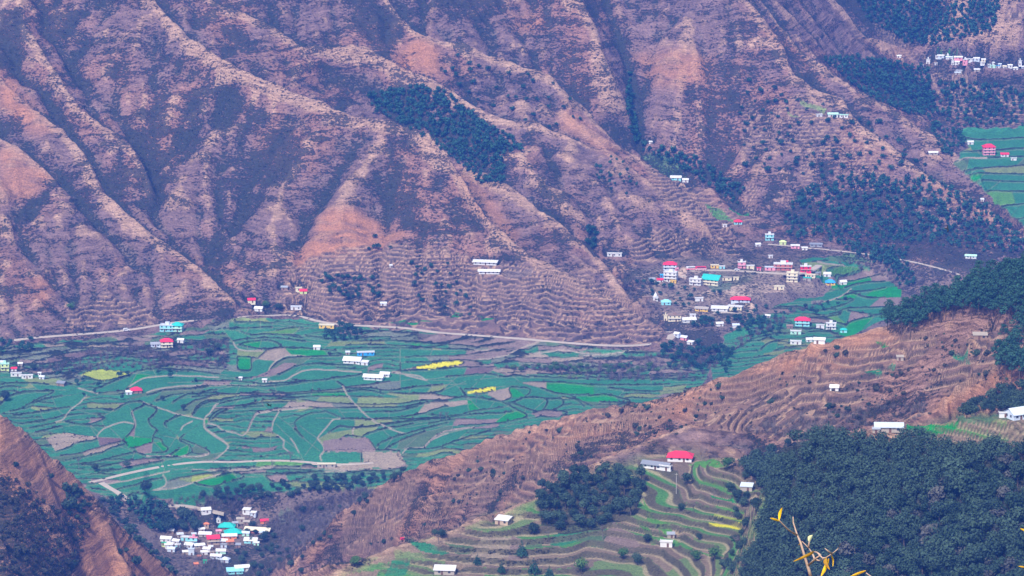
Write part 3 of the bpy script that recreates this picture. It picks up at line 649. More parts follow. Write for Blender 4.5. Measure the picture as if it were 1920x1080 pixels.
# terraces
mt = samp(m_terr, PX, PYX) * vis
mb0 = samp(m_basin, PX, PYX) * near
step = np.where(near, 2.7, 2.4) - .3 * (mb0 > .5)
ph = 3.6 * (fbm(Xg / 70, Yg / 70, 3, 60) - .5) + .25 * (fbm(Xg / 16, Yg / 16, 2, 61) - .5) + 1.5 * mb0 * (fbm(Xg / 28, Yg / 28, 2, 62) - .5)
q = (Z - lean) / step + ph
fr = q - np.floor(q)
hh = np.floor(q) + smooth(.62, 1.0, fr)
tw = np.clip(mt * 1.3, 0, 1) * smooth(.38, .55, mt * .8 + .9 * (fbm(Xg / 38, Yg / 38, 3, 70) - .45))
Z = Z * (1 - tw) + tw * ((hh - ph) * step + lean)
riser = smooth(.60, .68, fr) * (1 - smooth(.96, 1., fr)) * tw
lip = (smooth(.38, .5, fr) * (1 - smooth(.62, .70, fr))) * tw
bandid = np.floor(q)
# plots: banks stand a little, plots lie level in steps
dBv = rsamp(dB, PX, PYX); dEv = rsamp(dE, PX, PYX); dPv = rsamp(dP, PX, PYX); fcol = rsamp(fieldcol, PX, PYX)
inf = rsamp(infield.astype(np.float32), PX, PYX) * (Yg > 2650)
bankw = .55 + 1.2 * fbm(Xg / 12, Yg / 30, 3, 80)
bank = inf * np.clip(bankw - dBv + .5, 0, 1)
ngv = samp(NOTGREEN, PX, PYX) * inf
auto = ngv * smooth(.70, .80, ridged(PX / 95 + .4 * fbm(PX / 60, PYX / 20, 2, 15), PYX / 8.5 + .012 * PX, 2, 16))
bank = np.maximum(bank, auto)
pathm = inf * np.clip(1.45 - dPv + .4, 0, 1)
Z = Z + bank * (.5 + .8 * vnoise(Xg / 3, Yg / 3, 81)) - .25 * pathm

# ------------------------------------------------------------------ roads cut level into the ground
def hit(px, py):
    """first visible point of the ground along a photo pixel"""
    u, t = ray(px, py)
    i = int(np.clip(np.searchsorted(ug, u), 1, NU - 1))
    f = (u - ug[i - 1]) / (ug[i] - ug[i - 1])
    colz = Z[:, i - 1] * (1 - f) + Z[:, i] * f
    ab = np.flatnonzero((colz > CZ - t * yg) & (yg > 1300))
    if len(ab) == 0: j = NY - 45
    else: j = ab[0]
    j = max(j, 1)
    g0 = colz[j - 1] - (CZ - t * yg[j - 1]); g1 = colz[j] - (CZ - t * yg[j])
    k = min(max(-g0 / (g1 - g0 + 1e-9), 0), 1)
    Y = yg[j - 1] + k * (yg[j] - yg[j - 1])
    return Vector((float(u * Y), float(Y), float(CZ - t * Y)))
def ground(x, y):
    u = x / y
    i = int(np.clip(np.searchsorted(ug, u), 1, NU - 1)); j = int(np.clip(np.searchsorted(yg, y), 1, NY - 1))
    f = (u - ug[i - 1]) / (ug[i] - ug[i - 1]); g = (y - yg[j - 1]) / (yg[j] - yg[j - 1])
    return float((Z[j-1, i-1] * (1-f) + Z[j-1, i] * f) * (1-g) + (Z[j, i-1] * (1-f) + Z[j, i] * f) * g)
ROADS = {
 'valley_road': (5.2, [(-60,650),(0,642),(60,633),(150,627),(240,620),(300,609),(330,604),(400,598),(460,594),(530,590),(562,592),(600,604),(640,609),(700,612),(760,614),(800,621),(830,625),(960,633),(1060,643),(1160,650),(1220,646),(1252,640),(1262,630),(1254,622)]),
 'town_road': (5.5, [(1281,520),(1284,511),(1295,507),(1340,506),(1400,508),(1440,512),(1490,514),(1520,508),(1536,497)]),
 'upper_road': (3.0, [(1440,458),(1480,461),(1530,466),(1580,471),(1640,478),(1700,488),(1760,502),(1800,515)]),
 'river_road': (5.5, [(255,957),(280,952),(320,948),(350,948),(385,955),(420,963)]),
 'lower_track': (4.2, [(168,905),(190,900),(232,889),(275,880),(320,872),(360,867),(400,865),(440,867),(480,864),(540,863),(600,869),(650,872),(700,868)]),
 'branch_track': (4.2, [(190,905),(205,915),(225,925),(240,938)]),
 'school_track': (3.5, [(1310,597),(1322,590),(1342,586),(1370,586),(1400,588)]),
}
def resample(P, d):
    out = [P[0]]
    for a, b in zip(P[:-1], P[1:]):
        n = max(1, int((b - a).length / d))
        for k in range(1, n + 1): out.append(a.lerp(b, k / n))
    return out
roadpts = {}
for nm, (wd, pp) in ROADS.items():
    P = []
    for a, b in zip(pp[:-1], pp[1:]):
        for k in range(4): P.append(hit(a[0] + (b[0] - a[0]) * k / 4, a[1] + (b[1] - a[1]) * k / 4))
    P.append(hit(*pp[-1]))
    P = [p for i, p in enumerate(P) if i == 0 or (p - P[i - 1]).length < 120]
    for _ in range(6):
        P = [P[0]] + [(P[i - 1] + P[i] * 2 + P[i + 1]) / 4 for i in range(1, len(P) - 1)] + [P[-1]]
    P = resample(P, 3.0)
    roadpts[nm] = (wd, P)
    for p in P:
        R = wd * .5 + 4
        j0, j1 = np.searchsorted(yg, [p.y - R, p.y + R]); i0, i1 = np.searchsorted(ug, [(p.x - R) / p.y, (p.x + R) / p.y])
        dd = np.hypot(Xg[j0:j1, i0:i1] - p.x, Yg[j0:j1, i0:i1] - p.y)
        k = 1 - smooth(wd * .5 + .6, R, dd)
        Z[j0:j1, i0:i1] = Z[j0:j1, i0:i1] * (1 - k) + p.z * k

# ------------------------------------------------------------------ houses: photo x, base y, width (photo px), roof, storeys, roof colour, wall colour, turn, depth/width, label
HOUSES = '''
312,622,27,flat,2,tin,cyan,-8,.6,white and cyan two-storey house beside the valley road next to the teal roofed house
331,622,22,hip,2,teal,mint,-8,.8,teal roofed two-storey house with mint walls below the valley road bend
313,652,24,hip,2,red,cream,8,.7,red roofed house with cream walls below the teal roofed roadside house
292,651,19,gable,1,grey,pale,8,.6,grey roofed pale house touching the left side of the red roofed cream house
338,643,13,gable,1,white,white,-20,.7,small white house just right of the red roofed cream house
472,568,15,gable,1,red,cream,10,.7,small red roofed house at the foot of the mountain above the white gabled house
484,584,16,gable,1,white,white,-12,.7,white gabled house at the mountain foot just below a small red roof
560,545,12,flat,1,cream,cream,5,.8,small cream flat house beside the red and green house under the dark trees
569,551,14,gable,1,red,lime,5,.7,small house with red roof and lime walls under the terraced slope trees
533,544,13,gable,1,grey,brown,-5,.6,grey roofed brown hut on the slope left of the cream and lime houses
555,581,21,flat,1,tin,white,0,.5,long low white house just above the highest bend of the valley road
612,616,30,flat,1,cream,yellow,-8,.45,long cream and yellow house directly below the valley road
909,497,46,shed,1,white,white,-10,.22,long white school row on the slope, upper of the two
917,514,41,gable,1,white,white,-3,.25,long white school row with dark windows, lower of the two
733,502,5,shed,1,white,white,0,1,tiny white hut on the bare terraces left of the school rows
719,573,12,gable,1,tin,white,0,.6,small tin roofed white hut alone on dry terraces above the valley road
1152,481,29,flat,1,white,white,-4,.3,long white building at the end of the brown spur behind the terraced slope
686,667,34,flat,1,tin,blue,6,.4,long blue walled house among the fields
659,682,34,gable,1,white,white,-14,.6,white gabled farmhouse left of and below the blue walled house
683,685,14,shed,1,white,white,-14,.7,small white lean-to attached to the right of the white gabled farmhouse
699,713,38,gable,1,white,white,-12,.4,long white barn in the fields, largest of the field buildings
721,707,19,gable,1,white,white,-12,.6,white shed close to the right of the long white barn
594,656,13,gable,1,white,white,0,.7,lone small white hut on the curved bank of the upper fields
652,665,8,shed,1,tin,stone,0,.8,tiny tin roofed hut left of the blue walled house
496,717,9,shed,1,white,white,0,.7,tiny white hut on the dark bank in the middle of the fields
451,713,6,shed,1,white,white,0,.8,tiny white box hut beside the field path west of the middle bank
256,738,22,hip,1,red,brown,10,.8,red hip roofed brown hut alone in the left fields
242,740,12,shed,1,white,pale,10,.7,small white lean-to on the left of the red hip roofed hut
612,877,36,flat,1,cream,stone,2,.3,long low cream roofed building on the lower farm track
9,695,17,flat,2,mint,lime,5,.8,lime walled two-storey house at the left edge of the valley
3,684,12,shed,1,white,white,5,.7,white tin shed behind the lime walled house at the left edge
30,706,21,flat,1,white,white,4,.4,long white house just right of the lime walled house at the left edge
51,710,22,flat,1,white,white,4,.4,white flat house farthest right in the row beside the lime walled house
26,696,11,shed,1,red,white,4,.7,small house with faded red roof between the lime walled house and the white row
78,711,10,gable,1,tin,pale,-10,.7,small tin gable hut between the white row and the slate barn
74,704,6,shed,1,white,white,0,.7,tiny white shed just above the small tin gable hut
38,686,9,gable,1,white,stone,10,.7,small white roofed hut alone above the left edge houses
113,724,17,gable,1,slate,brown,-25,.7,old slate roofed barn among bare trees at the left of the fields
1256,507,26,hip,2,red,pale,-4,.6,red roofed pale house at the top left of the hill town
1256,528,26,flat,3,white,white,-14,.6,tall white three-storey house below the red roofed pale house in the hill town
1262,531,12,flat,1,yellow,yellow,-14,.5,yellow ground floor shop against the tall white three-storey house
1241,520,6,shed,1,blue,blue,0,.8,tiny bright blue hut left of the tall white house
1238,529,12,gable,1,red,white,10,.7,small red roofed house left of the yellow shop
1223,528,12,gable,1,grey,stone,15,.7,small grey house at the far left end of the hill town
1269,508,6,shed,1,pink,pink,0,.8,tiny pink kiosk by the start of the town road
1340,503,16,flat,1,cream,yellow,0,.5,yellow shop behind the town road next to the pale cyan shop
1354,504,11,flat,1,white,cyan,0,.6,pale cyan shop behind the town road next to the yellow shop
1391,503,15,flat,2,white,pink,4,.6,pink and white two-storey shop behind the town road
1407,504,15,flat,1,white,cream,0,.5,cream shop right of the pink and white two-storey shop
1423,507,8,flat,1,red,pink,0,.7,tiny pink stall between the cream shop and the long pink shop
1444,507,21,flat,1,pale,pink,-3,.5,long pink shop left of the brick town building
1468,507,37,flat,2,white,brick,-6,.5,large two-storey brick building with white flat roof in the hill town
1472,495,11,gable,1,red,white,0,.6,small red roofed house behind the large brick building
1485,529,22,flat,3,cream,cream,-10,.7,cream three-storey house below the large brick building
1511,511,21,flat,2,white,red,0,.5,white roofed house with red lower floor right of the brick building
1519,521,20,flat,1,cream,cream,-10,.5,cream house below the white roofed house with red floor
1513,527,15,flat,1,teal,stone,-15,.6,low house with teal terrace in front of the cream house
1551,519,14,gable,1,white,white,-8,.7,white gabled house above the blue roofed town house
1534,516,10,flat,1,grey,stone,0,.7,small grey house left of the white gabled house above the blue roof
1557,535,19,hip,1,blue,yellow,0,.8,blue hip roofed house with yellow walls at the town edge
1582,534,13,gable,1,white,white,15,.8,white hut between the blue roofed house and the fields
1461,543,20,flat,1,cream,cream,0,.45,low cream house on the right rim of the play ground
1445,484,8,flat,1,white,white,0,.8,tiny white house alone on the terraces above the brick building
1491,466,17,shed,1,white,pink,-4,.4,white roofed shed below the upper road, left of a pair
1509,469,11,shed,1,white,white,-4,.5,white shed below the upper road, right of a pair
1530,463,24,gable,1,slate,grey,-6,.3,long dark grey roofed shed on the upper road
1468,459,13,hip,1,lime,lime,0,.7,lime coloured house at the start of the upper road
1443,451,17,flat,2,white,cyan,0,.6,cyan and white two-storey house above the upper road
1422,462,10,gable,1,white,white,15,.7,small white house on the terraces left of the lime coloured house
1384,421,16,hip,1,red,cyan,0,.7,red hip roofed house in the green side valley
1359,426,8,flat,1,white,white,0,.7,tiny white house left of the red hip roofed house in the side valley
1331,535,34,gable,2,teal,cream,-24,.75,green roofed cream school building above the play ground
1303,535,24,flat,2,white,white,-20,.5,white two-storey block left of the green roofed school
1361,526,23,flat,1,stone,cream,-6,.35,low cream wing right of the green roofed school
1380,525,11,flat,1,cream,cream,-4,.5,small cream block at the right end of the school wing
1311,565,16,flat,1,white,white,2,.5,small white house below the school and left of the play ground
1388,567,37,hip,1,red,pale,-6,.4,long red hip roofed house below the play ground
1377,581,30,flat,1,white,cream,-20,.5,cream house with white flat roof in front of the long red roof
1349,584,32,shed,1,white,white,-8,.4,white house with large windows beside the cream house
1315,584,26,gable,1,stone,yellow,-18,.4,tan roofed yellow house at the left end of the school track
1249,572,19,hip,1,cyan,cyan,0,.7,cyan roofed house right of the white temple
1211,563,14,flat,1,brown,brown,5,.6,brown house left of the white temple
1265,603,26,flat,2,brown,cream,0,.5,cream two-storey house with brown roof above the spur road bend
1248,601,7,flat,2,cream,cream,0,.8,narrow cream house left of the brown roofed two-storey house
1293,605,26,gable,1,white,white,10,.5,white gabled house right of the brown roofed two-storey house
1299,595,12,flat,1,white,white,0,.7,small white flat house behind the white gabled house near the spur
1350,612,14,gable,1,white,white,12,.6,white hut among trees below the school track, left of a pair
1380,615,13,gable,1,pale,white,5,.6,pale roofed hut among trees below the school track, right of a pair
1268,630,11,gable,1,white,pale,-30,.8,white roofed hut at the road bend, highest of three
1281,638,14,gable,1,tin,pink,-30,.7,tin roofed pinkish hut at the road bend, middle of three
1293,646,12,shed,1,white,white,-30,.7,white shed at the road bend, lowest of three
1504,612,29,hip,2,red,cyan,-8,.6,red roofed cyan house at the right valley fields
1492,627,21,flat,1,white,mint,-6,.5,mint house below the red roofed cyan house
1538,615,16,flat,1,white,white,-4,.4,white low house right of the red roofed cyan house
1558,618,20,flat,2,white,white,-4,.5,white two-storey house near the brown spur crest
1582,624,13,hip,1,teal,cyan,0,.7,teal roofed hut partly hidden by the brown spur crest
1492,646,22,flat,1,white,white,-6,.5,white flat roofed barn lowest in the right fields, left of two white heaped huts
1518,641,12,gable,1,white,white,10,.8,rounded looking white hut next to the white flat roofed barn
1536,645,22,gable,1,white,white,-12,.5,white gabled hut against the spur crest right of the white barn
1439,596,11,gable,1,white,grey,-25,.5,grey hut with white roof among the trees left of the right fields
1481,616,12,shed,1,brown,brown,0,.6,brown shed left of the red roofed cyan house
1855,291,24,hip,3,red,pink,4,.7,pink three-storey building with red roof beside the far green fields
1884,294,16,gable,1,red,white,0,.5,low red roofed house right of the pink three-storey building
1901,301,11,flat,1,white,white,0,.6,white house farthest right beside the far green fields
1820,271,12,gable,1,white,white,10,.6,small white hut above the pink three-storey building
1750,291,18,gable,1,white,stone,0,.4,long white roofed hut among bushes left of the pink building
1819,271,5,shed,1,white,white,0,1,tiny white shed touching the hut above the pink building
1537,219,11,flat,1,white,white,15,.6,small white house left of the mint building on the high slope
1562,219,20,gable,1,mint,white,0,.4,mint roofed white building on the high terraced slope
1582,221,17,flat,1,mint,white,-8,.5,white building with mint flat roof at the slope edge
1220,270,6,shed,1,white,white,0,.8,tiny white hut at the head of the side valley
1267,338,21,gable,1,white,cyan,-6,.5,white and cyan house behind the long spur in the side valley
1285,342,12,gable,1,white,white,-10,.6,small white hut right of the white and cyan side valley house
1820,485,22,gable,1,mint,white,-10,.35,mint roofed long house alone above the pine ridge
1842,378,6,shed,1,white,white,0,1,tiny white hut at the edge of the far green fields
1274,866,48,hip,1,red,white,-8,.6,large red hip roofed white house above the near terraces
1228,880,56,gable,1,slate,white,-26,.3,long grey slate roofed house left of the large red roofed house
1247,883,24,flat,1,white,white,-26,.3,small white flat roofed room at the lower end of the slate roofed house
940,984,28,shed,1,white,mud,-24,.7,mud walled hut with white tin roof on the crest above the terraces
833,1078,40,shed,1,white,stone,-6,.5,white roofed shed at the bottom edge among near terraces
1249,1026,24,flat,1,white,white,-8,.6,white box house in the middle of the near terraces
1258,1009,14,shed,1,grey,stone,0,.7,grey roofed shed just behind the white box house
1399,921,23,shed,1,pale,stone,-12,.7,pale tin roofed hut at the left edge of the dark forest
1667,811,54,shed,1,pale,stone,-3,.35,long stone house with pale tin roof on the forest knoll
1643,812,14,gable,1,grey,stone,0,.6,small stone hut left of the long stone house on the knoll
1914,787,34,gable,1,pale,pale,28,1,pale gabled house at the right edge of the knoll
1883,783,20,flat,1,white,white,0,.3,low white walled cabin left of the pale gabled house on the knoll
1838,637,27,shed,1,stone,brown,-2,.5,stone roofed shed on the spur under the pines
1564,733,17,gable,1,white,white,-10,.8,small white house alone on the reddish hillside
1688,676,13,shed,1,stone,stone,0,.6,stone hut on the terrace rim of the reddish hillside
'''
RV = [(790,160,140,'gable',1,'white','white',15,.7),(1340,160,110,'shed',1,'white','white',-15,.7),(1435,195,80,'shed',1,'white','pale',-15,.7),(1260,285,110,'gable',1,'stone','stone',0,.6),(1190,335,80,'gable',1,'grey','stone',10,.7),(1345,320,90,'gable',1,'stone','brown',-10,.7),
 (1065,400,230,'hip',1,'teal','brown',-5,.7),(1165,485,240,'hip',1,'teal','brown',8,.7),(890,600,180,'gable',2,'red','mud',12,.7),(1595,310,115,'gable',1,'red','orange',10,.6),(1490,440,360,'gable',1,'cream','brick',-14,.3),(1400,585,190,'gable',1,'white','cyan',-8,.6),
 (1120,600,110,'shed',1,'orange','brown',10,.6),(1010,590,140,'gable',1,'white','brown',-12,.6),(770,495,180,'gable',1,'white','stone',-6,.5),(1110,520,210,'gable',1,'white','orange',4,.4),(510,545,160,'flat',1,'white','cyan',-8,.6),(610,595,110,'flat',2,'pink','cyan',-5,.6),(225,560,160,'gable',1,'white','white',-12,.6),(360,590,110,'gable',1,'white','white',-25,.7),
 (270,645,110,'shed',1,'white','white',8,.7),(200,615,60,'flat',1,'green','lime',0,.8),(540,645,130,'gable',1,'white','white',-20,.7),(700,650,150,'gable',1,'white','stone',14,.5),(790,700,110,'gable',1,'white','white',-15,.7),(580,745,85,'flat',2,'pale','pale',0,.8),(500,735,80,'gable',1,'white','mud',10,.7),(760,740,100,'gable',1,'white','white',5,.6),
 (990,730,140,'gable',1,'white','mint',0,.6),(920,800,160,'gable',1,'white','pale',-10,.5),(1040,850,120,'hip',1,'pale','pale',-15,.8),(300,700,110,'gable',1,'pale','pale',-10,.7),(1030,640,90,'flat',1,'grey','pale',0,.7),(290,440,100,'gable',1,'white','brown',-15,.6),(790,350,70,'hip',1,'orange','mud',0,.7),(725,420,90,'gable',1,'white','stone',12,.6),
 (960,445,70,'gable',1,'pink','stone',0,.6),(1330,480,110,'gable',1,'pale','mint',-12,.6),(1290,960,210,'gable',1,'white','white',14,.5),(1190,1010,230,'shed',1,'cyan','cyan',8,.5),(650,560,70,'shed',1,'brown','brick',0,.6),(870,740,60,'flat',1,'stone','mud',0,.8),(430,495,90,'shed',1,'tin','stone',10,.6),(1230,640,70,'shed',1,'grey','brown',0,.8),(650,905,60,'shed',1,'orange','brown',10,.8),(770,860,50,'flat',1,'green','green',0,.8),(690,800,50,'shed',1,'orange','mud',0,.8),(880,520,60,'gable',1,'tin','grey',5,.6),(1560,470,90,'shed',1,'pale','stone',-20,.6),(620,490,60,'shed',1,'pale','brown',10,.7),(1480,610,80,'gable',1,'tin','mint',-10,.6),(390,640,70,'shed',1,'white','cyan',-10,.6),(850,665,60,'shed',1,'tin','brown',0,.7)]
FV = [(45, 372, 64, 'gable', 1, 'white', 'white', 0, 0.5), (465, 460, 56, 'flat', 2, 'white', 'white', 0, 0.7), (370, 512, 56, 'flat', 1, 'white', 'white', 0, 0.7), (580, 482, 40, 'flat', 1, 'white', 'white', 0, 0.6), (650, 372, 96, 'gable', 1, 'white', 'pale', 0, 0.4), (770, 395, 104, 'gable', 1, 'pale', 'white', 0, 0.4), (900, 395, 128, 'gable', 1, 'white', 'pink', -3, 0.35), (820, 470, 40, 'flat', 2, 'white', 'white', 0, 0.7), (885, 462, 72, 'gable', 1, 'white', 'white', 0, 0.6), (1000, 462, 72, 'flat', 2, 'white', 'pink', 0, 0.6), (1060, 425, 104, 'flat', 1, 'white', 'white', -3, 0.5), (1165, 412, 88, 'gable', 1, 'white', 'pale', -3, 0.5), (1265, 425, 64, 'gable', 1, 'white', 'cream', 0, 0.6), (1250, 465, 64, 'flat', 1, 'white', 'white', 0, 0.6), (1400, 518, 80, 'flat', 1, 'mint', 'mint', -4, 0.5), (1475, 520, 48, 'flat', 1, 'blue', 'white', -4, 0.5), (1410, 468, 36, 'hip', 1, 'white', 'white', 0, 0.6), (1570, 524, 56, 'gable', 1, 'cream', 'white', -5, 0.6), (1650, 508, 72, 'gable', 1, 'white', 'white', 0, 0.5), (1730, 548, 72, 'hip', 1, 'white', 'white', 0, 0.6), (1795, 478, 48, 'flat', 2, 'white', 'white', 0, 0.6), (1835, 528, 40, 'gable', 1, 'white', 'pale', 0, 0.6), (1170, 572, 88, 'gable', 1, 'white', 'stone', -5, 0.4), (910, 588, 96, 'gable', 1, 'grey', 'stone', -3, 0.3), (890, 616, 88, 'gable', 1, 'pale', 'stone', -3, 0.3), (590, 372, 40, 'flat', 1, 'white', 'white', 0, 0.6), (1350, 500, 48, 'flat', 1, 'white', 'pale', 0, 0.6), (1500, 490, 48, 'gable', 1, 'pale', 'white', 0, 0.5)]
PADS = {}
def pxm(p): return (p.y * CP - (p.z - CZ) * SP) / F      # metres per photo pixel at p
def pad(x, y, wpx, yaw, asp):
    p = hit(x, y); W = wpx * pxm(p); D = W * asp; a = math.radians(yaw)
    PADS[(round(x, 2), round(y, 2))] = p
    cx, cy = p.x - D / 2 * math.sin(a), p.y + D / 2 * math.cos(a); R = max(W, D) / 2 + 5
    j0, j1 = np.searchsorted(yg, [cy - R - 3, cy + R + 3]); i0, i1 = np.searchsorted(ug, [(cx - R - 3) / cy, (cx + R + 3) / cy])
    X = Xg[j0:j1, i0:i1] - cx; Y = Yg[j0:j1, i0:i1] - cy
    lx = np.abs(X * math.cos(a) + Y * math.sin(a)) - W / 2 - .8; ly = np.abs(-X * math.sin(a) + Y * math.cos(a)) - D / 2 - .8
    k = 1 - smooth(0, 4, np.maximum(lx, ly))
    Z[j0:j1, i0:i1] = Z[j0:j1, i0:i1] * (1 - k) + (p.z - .05) * k
_pl = [(float(f[0]), float(f[1]), float(f[2]), float(f[7]), float(f[8])) for f in (l.split(',', 9) for l in HOUSES.strip().split('\n'))]
_pl += [(280 + i[0] / 7.385, 940 + i[1] / 7.385, i[2] / 7.385, i[7], i[8]) for i in RV] + [(1680 + i[0] / 7.71, 60 + i[1] / 7.71, i[2] / 7.71, i[7], i[8]) for i in FV]
for i in sorted(_pl, key=lambda q: q[1]): pad(*i)

# ------------------------------------------------------------------ ground colours (what grows or lies there)
def mixc(a, b, k): return a + (b - a) * k[..., None]
n1 = fbm(Xg / 60, Yg / 60, 4, 90); n2 = fbm(Xg / 14, Yg / 20, 4, 95); n3 = fbm(Xg / 4, Yg / 6, 3, 99)
col = np.zeros((NY, NU, 3), np.float32) + np.array((.200,.128,.112))
col = mixc(col, np.array((.27,.145,.105)), smooth(.45, .7, n1))
col = mixc(col, np.array((.145,.098,.095)), smooth(.45, .7, n2) * .8)
gz_y = np.gradient(Z, axis=0) / np.gradient(yg)[:, None]
# dry grass, painted paler along ridge tops for the extra sky light they catch
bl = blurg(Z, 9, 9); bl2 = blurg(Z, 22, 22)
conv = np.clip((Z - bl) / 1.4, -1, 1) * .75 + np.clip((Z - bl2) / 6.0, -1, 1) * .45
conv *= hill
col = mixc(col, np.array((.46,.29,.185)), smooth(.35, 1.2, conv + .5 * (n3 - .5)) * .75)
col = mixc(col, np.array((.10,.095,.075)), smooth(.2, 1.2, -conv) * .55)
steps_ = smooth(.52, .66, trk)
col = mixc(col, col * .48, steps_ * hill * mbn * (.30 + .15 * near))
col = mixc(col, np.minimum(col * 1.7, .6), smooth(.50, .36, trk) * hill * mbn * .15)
mo = samp(m_orange, PX, PYX) * vis
col = mixc(col, np.array((.43,.20,.105)), np.clip(mo * (.5 + n2), 0, 1) * .92 * (1 - .5 * steps_))
col = mixc(col, np.array((.42,.215,.125)), near * (lean != 0) * hill * (.30 + .35 * smooth(.4, .65, n1)) * (1 - .6 * steps_))
mk = samp(m_K, PX, PYX) * near
col = mixc(col, np.array((.42,.22,.125)), mk * .55 * (1 - .7 * steps_))
col = mixc(col, np.array((.20,.155,.13)), kfl * .8)
# terrace treads and risers
tr = _hash(bandid, np.floor(Xg / 90 + .5 * n1), 5)
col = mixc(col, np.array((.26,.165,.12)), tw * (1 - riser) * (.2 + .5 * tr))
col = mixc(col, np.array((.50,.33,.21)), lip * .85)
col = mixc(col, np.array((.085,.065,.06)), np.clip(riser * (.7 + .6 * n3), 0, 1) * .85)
mb = samp(m_basin, PX, PYX) * near
gsel = _hash(bandid, np.floor(Xg / 34 + 2.2 * n1), 9)
bc = np.where((gsel < .30)[..., None], np.array((.075,.25,.055)), np.where((gsel < .5)[..., None], np.array((.15,.24,.08)), np.where((gsel < .75)[..., None], np.array((.25,.19,.13)), np.array((.20,.15,.11)))))
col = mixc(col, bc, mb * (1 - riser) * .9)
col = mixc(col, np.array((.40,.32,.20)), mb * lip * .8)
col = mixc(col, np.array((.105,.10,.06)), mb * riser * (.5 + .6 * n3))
# fields
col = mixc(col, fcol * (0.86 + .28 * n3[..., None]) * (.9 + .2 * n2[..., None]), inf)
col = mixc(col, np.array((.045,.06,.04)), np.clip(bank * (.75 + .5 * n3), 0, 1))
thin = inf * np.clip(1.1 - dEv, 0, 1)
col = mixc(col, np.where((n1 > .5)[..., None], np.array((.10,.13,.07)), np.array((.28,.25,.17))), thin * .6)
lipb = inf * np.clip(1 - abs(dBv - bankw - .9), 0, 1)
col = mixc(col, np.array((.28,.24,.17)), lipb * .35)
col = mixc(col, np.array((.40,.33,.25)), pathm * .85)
# hand-placed plots on the slopes and near terraces, play ground, bare earth
crop['sand'] = (.58,.42,.31)
PATCH = [('yellow', [(777,690),(818,682),(862,678),(866,684),(804,694)]), ('yellow', [(877,734),(906,729),(929,726),(930,733),(903,739),(877,738)]), ('lime', [(156,701),(172,697),(202,695),(247,701),(196,715)]), ('brown', [(605,826),(650,820),(690,822),(704,845),(700,848),(608,847)]), ('tan', [(678,847),(750,848),(760,870),(740,877),(685,876)]), ('tan', [(86,822),(113,812),(183,822),(144,831),(128,840),(104,846)]), ('green', [(232,822),(286,828),(263,837),(241,840)]), ('brown', [(520,688),(533,680),(557,682),(520,702),(465,712)]),
 ('sand', [(1325,545),(1360,538),(1420,531),(1476,536),(1472,546),(1420,552),(1385,560),(1325,556)]), ('grey', [(1322,528),(1372,530),(1370,544),(1335,546)]),
 ('brown', [(945,503),(1000,503),(995,514),(945,514)]), ('green', [(720,606),(760,602),(810,606),(780,610)]), ('green', [(838,584),(870,587),(860,592),(838,588)]), ('green', [(890,592),(935,596),(905,600)]),
 ('teal', [(1130,985),(1092,1000),(1080,1012),(1052,1022),(1030,1018),(1040,1000),(1070,985),(1100,975)]), ('moss', [(1110,975),(1130,970),(1140,1000),(1130,1022),(1080,1012),(1095,990)]), ('brown', [(1150,978),(1190,1000),(1200,1020),(1185,1034),(1150,1024),(1132,1012),(1140,990)]),
 ('moss', [(985,1015),(1020,1005),(1015,1025),(985,1026)]), ('tan', [(905,1000),(960,1005),(955,1040),(900,1060),(880,1050)]), ('brown', [(960,1000),(985,1015),(975,1050),(950,1060)]),
 ('leaf', [(1205,930),(1225,965),(1255,980),(1265,1000),(1255,1002),(1215,975)]), ('leaf', [(1188,968),(1215,985),(1232,1015),(1222,1018),(1205,990)]), ('leaf', [(1235,990),(1248,1008),(1238,1010)]),
 ('leaf', [(1302,893),(1345,902),(1375,915),(1360,914),(1310,900)]), ('leaf', [(1340,944),(1395,952),(1396,960),(1345,952)]), ('lime', [(1340,958),(1395,966),(1396,976),(1340,968)]), ('yellow', [(1330,976),(1392,980),(1392,990),(1330,986)]),
 ('green', [(1330,925),(1395,936),(1395,942),(1335,932)]), ('leaf', [(1275,1030),(1340,1034),(1400,1040),(1340,1038)]), ('leaf', [(1290,866),(1340,862),(1360,872),(1310,874)]),
 ('teal', [(755,1010),(800,1018),(845,1032),(830,1040),(790,1035)]), ('moss', [(835,1015),(880,1020),(895,1030),(860,1036)]), ('teal', [(735,1050),(770,1048),(760,1080),(720,1080)]),
 ('green', [(1700,800),(1760,795),(1800,790),(1790,805),(1740,815),(1700,812)]), ('moss', [(1790,783),(1880,780),(1920,784),(1860,792),(1800,792)]),
 ('teal', [(1620,690),(1650,685),(1655,700),(1630,704)]), ('green', [(1640,640),(1668,648),(1655,655)]), ('teal', [(1780,662),(1810,665),(1820,678),(1795,676)]), ('teal', [(1660,690),(1680,686),(1676,696)]),
 ('olive', [(1500,190),(1550,200),(1545,206),(1500,196)]), ('olive', [(1470,208),(1500,216),(1495,220)]), ('leaf', [(1320,385),(1350,400),(1380,420),(1340,415)]), ('green', [(1365,392),(1405,395),(1400,408),(1370,402)]), ('moss', [(1195,290),(1260,300),(1290,325),(1240,330)]), ('leaf', [(1240,315),(1280,322),(1275,330)]),
 ('green', [(1750,92),(1800,98),(1770,101)]), ('moss', [(1550,480),(1600,478),(1640,492),(1560,490)]), ('sand', [(1395,566),(1415,574),(1420,590),(1400,592)]), ('sand', [(1262,505),(1290,500),(1285,525),(1275,520)]),
 ('tan', [(600,868),(690,866),(700,880),(600,878)]), ('tan', [(240,950),(300,944),(360,944),(420,955),(415,966),(300,958)]), ('grey', [(520,960),(545,955),(560,975),(525,985)]), ('tan', [(1680,808),(1720,806),(1720,816),(1690,818)]), ('tan', [(1445,858),(1475,852),(1472,872),(1448,870)])]
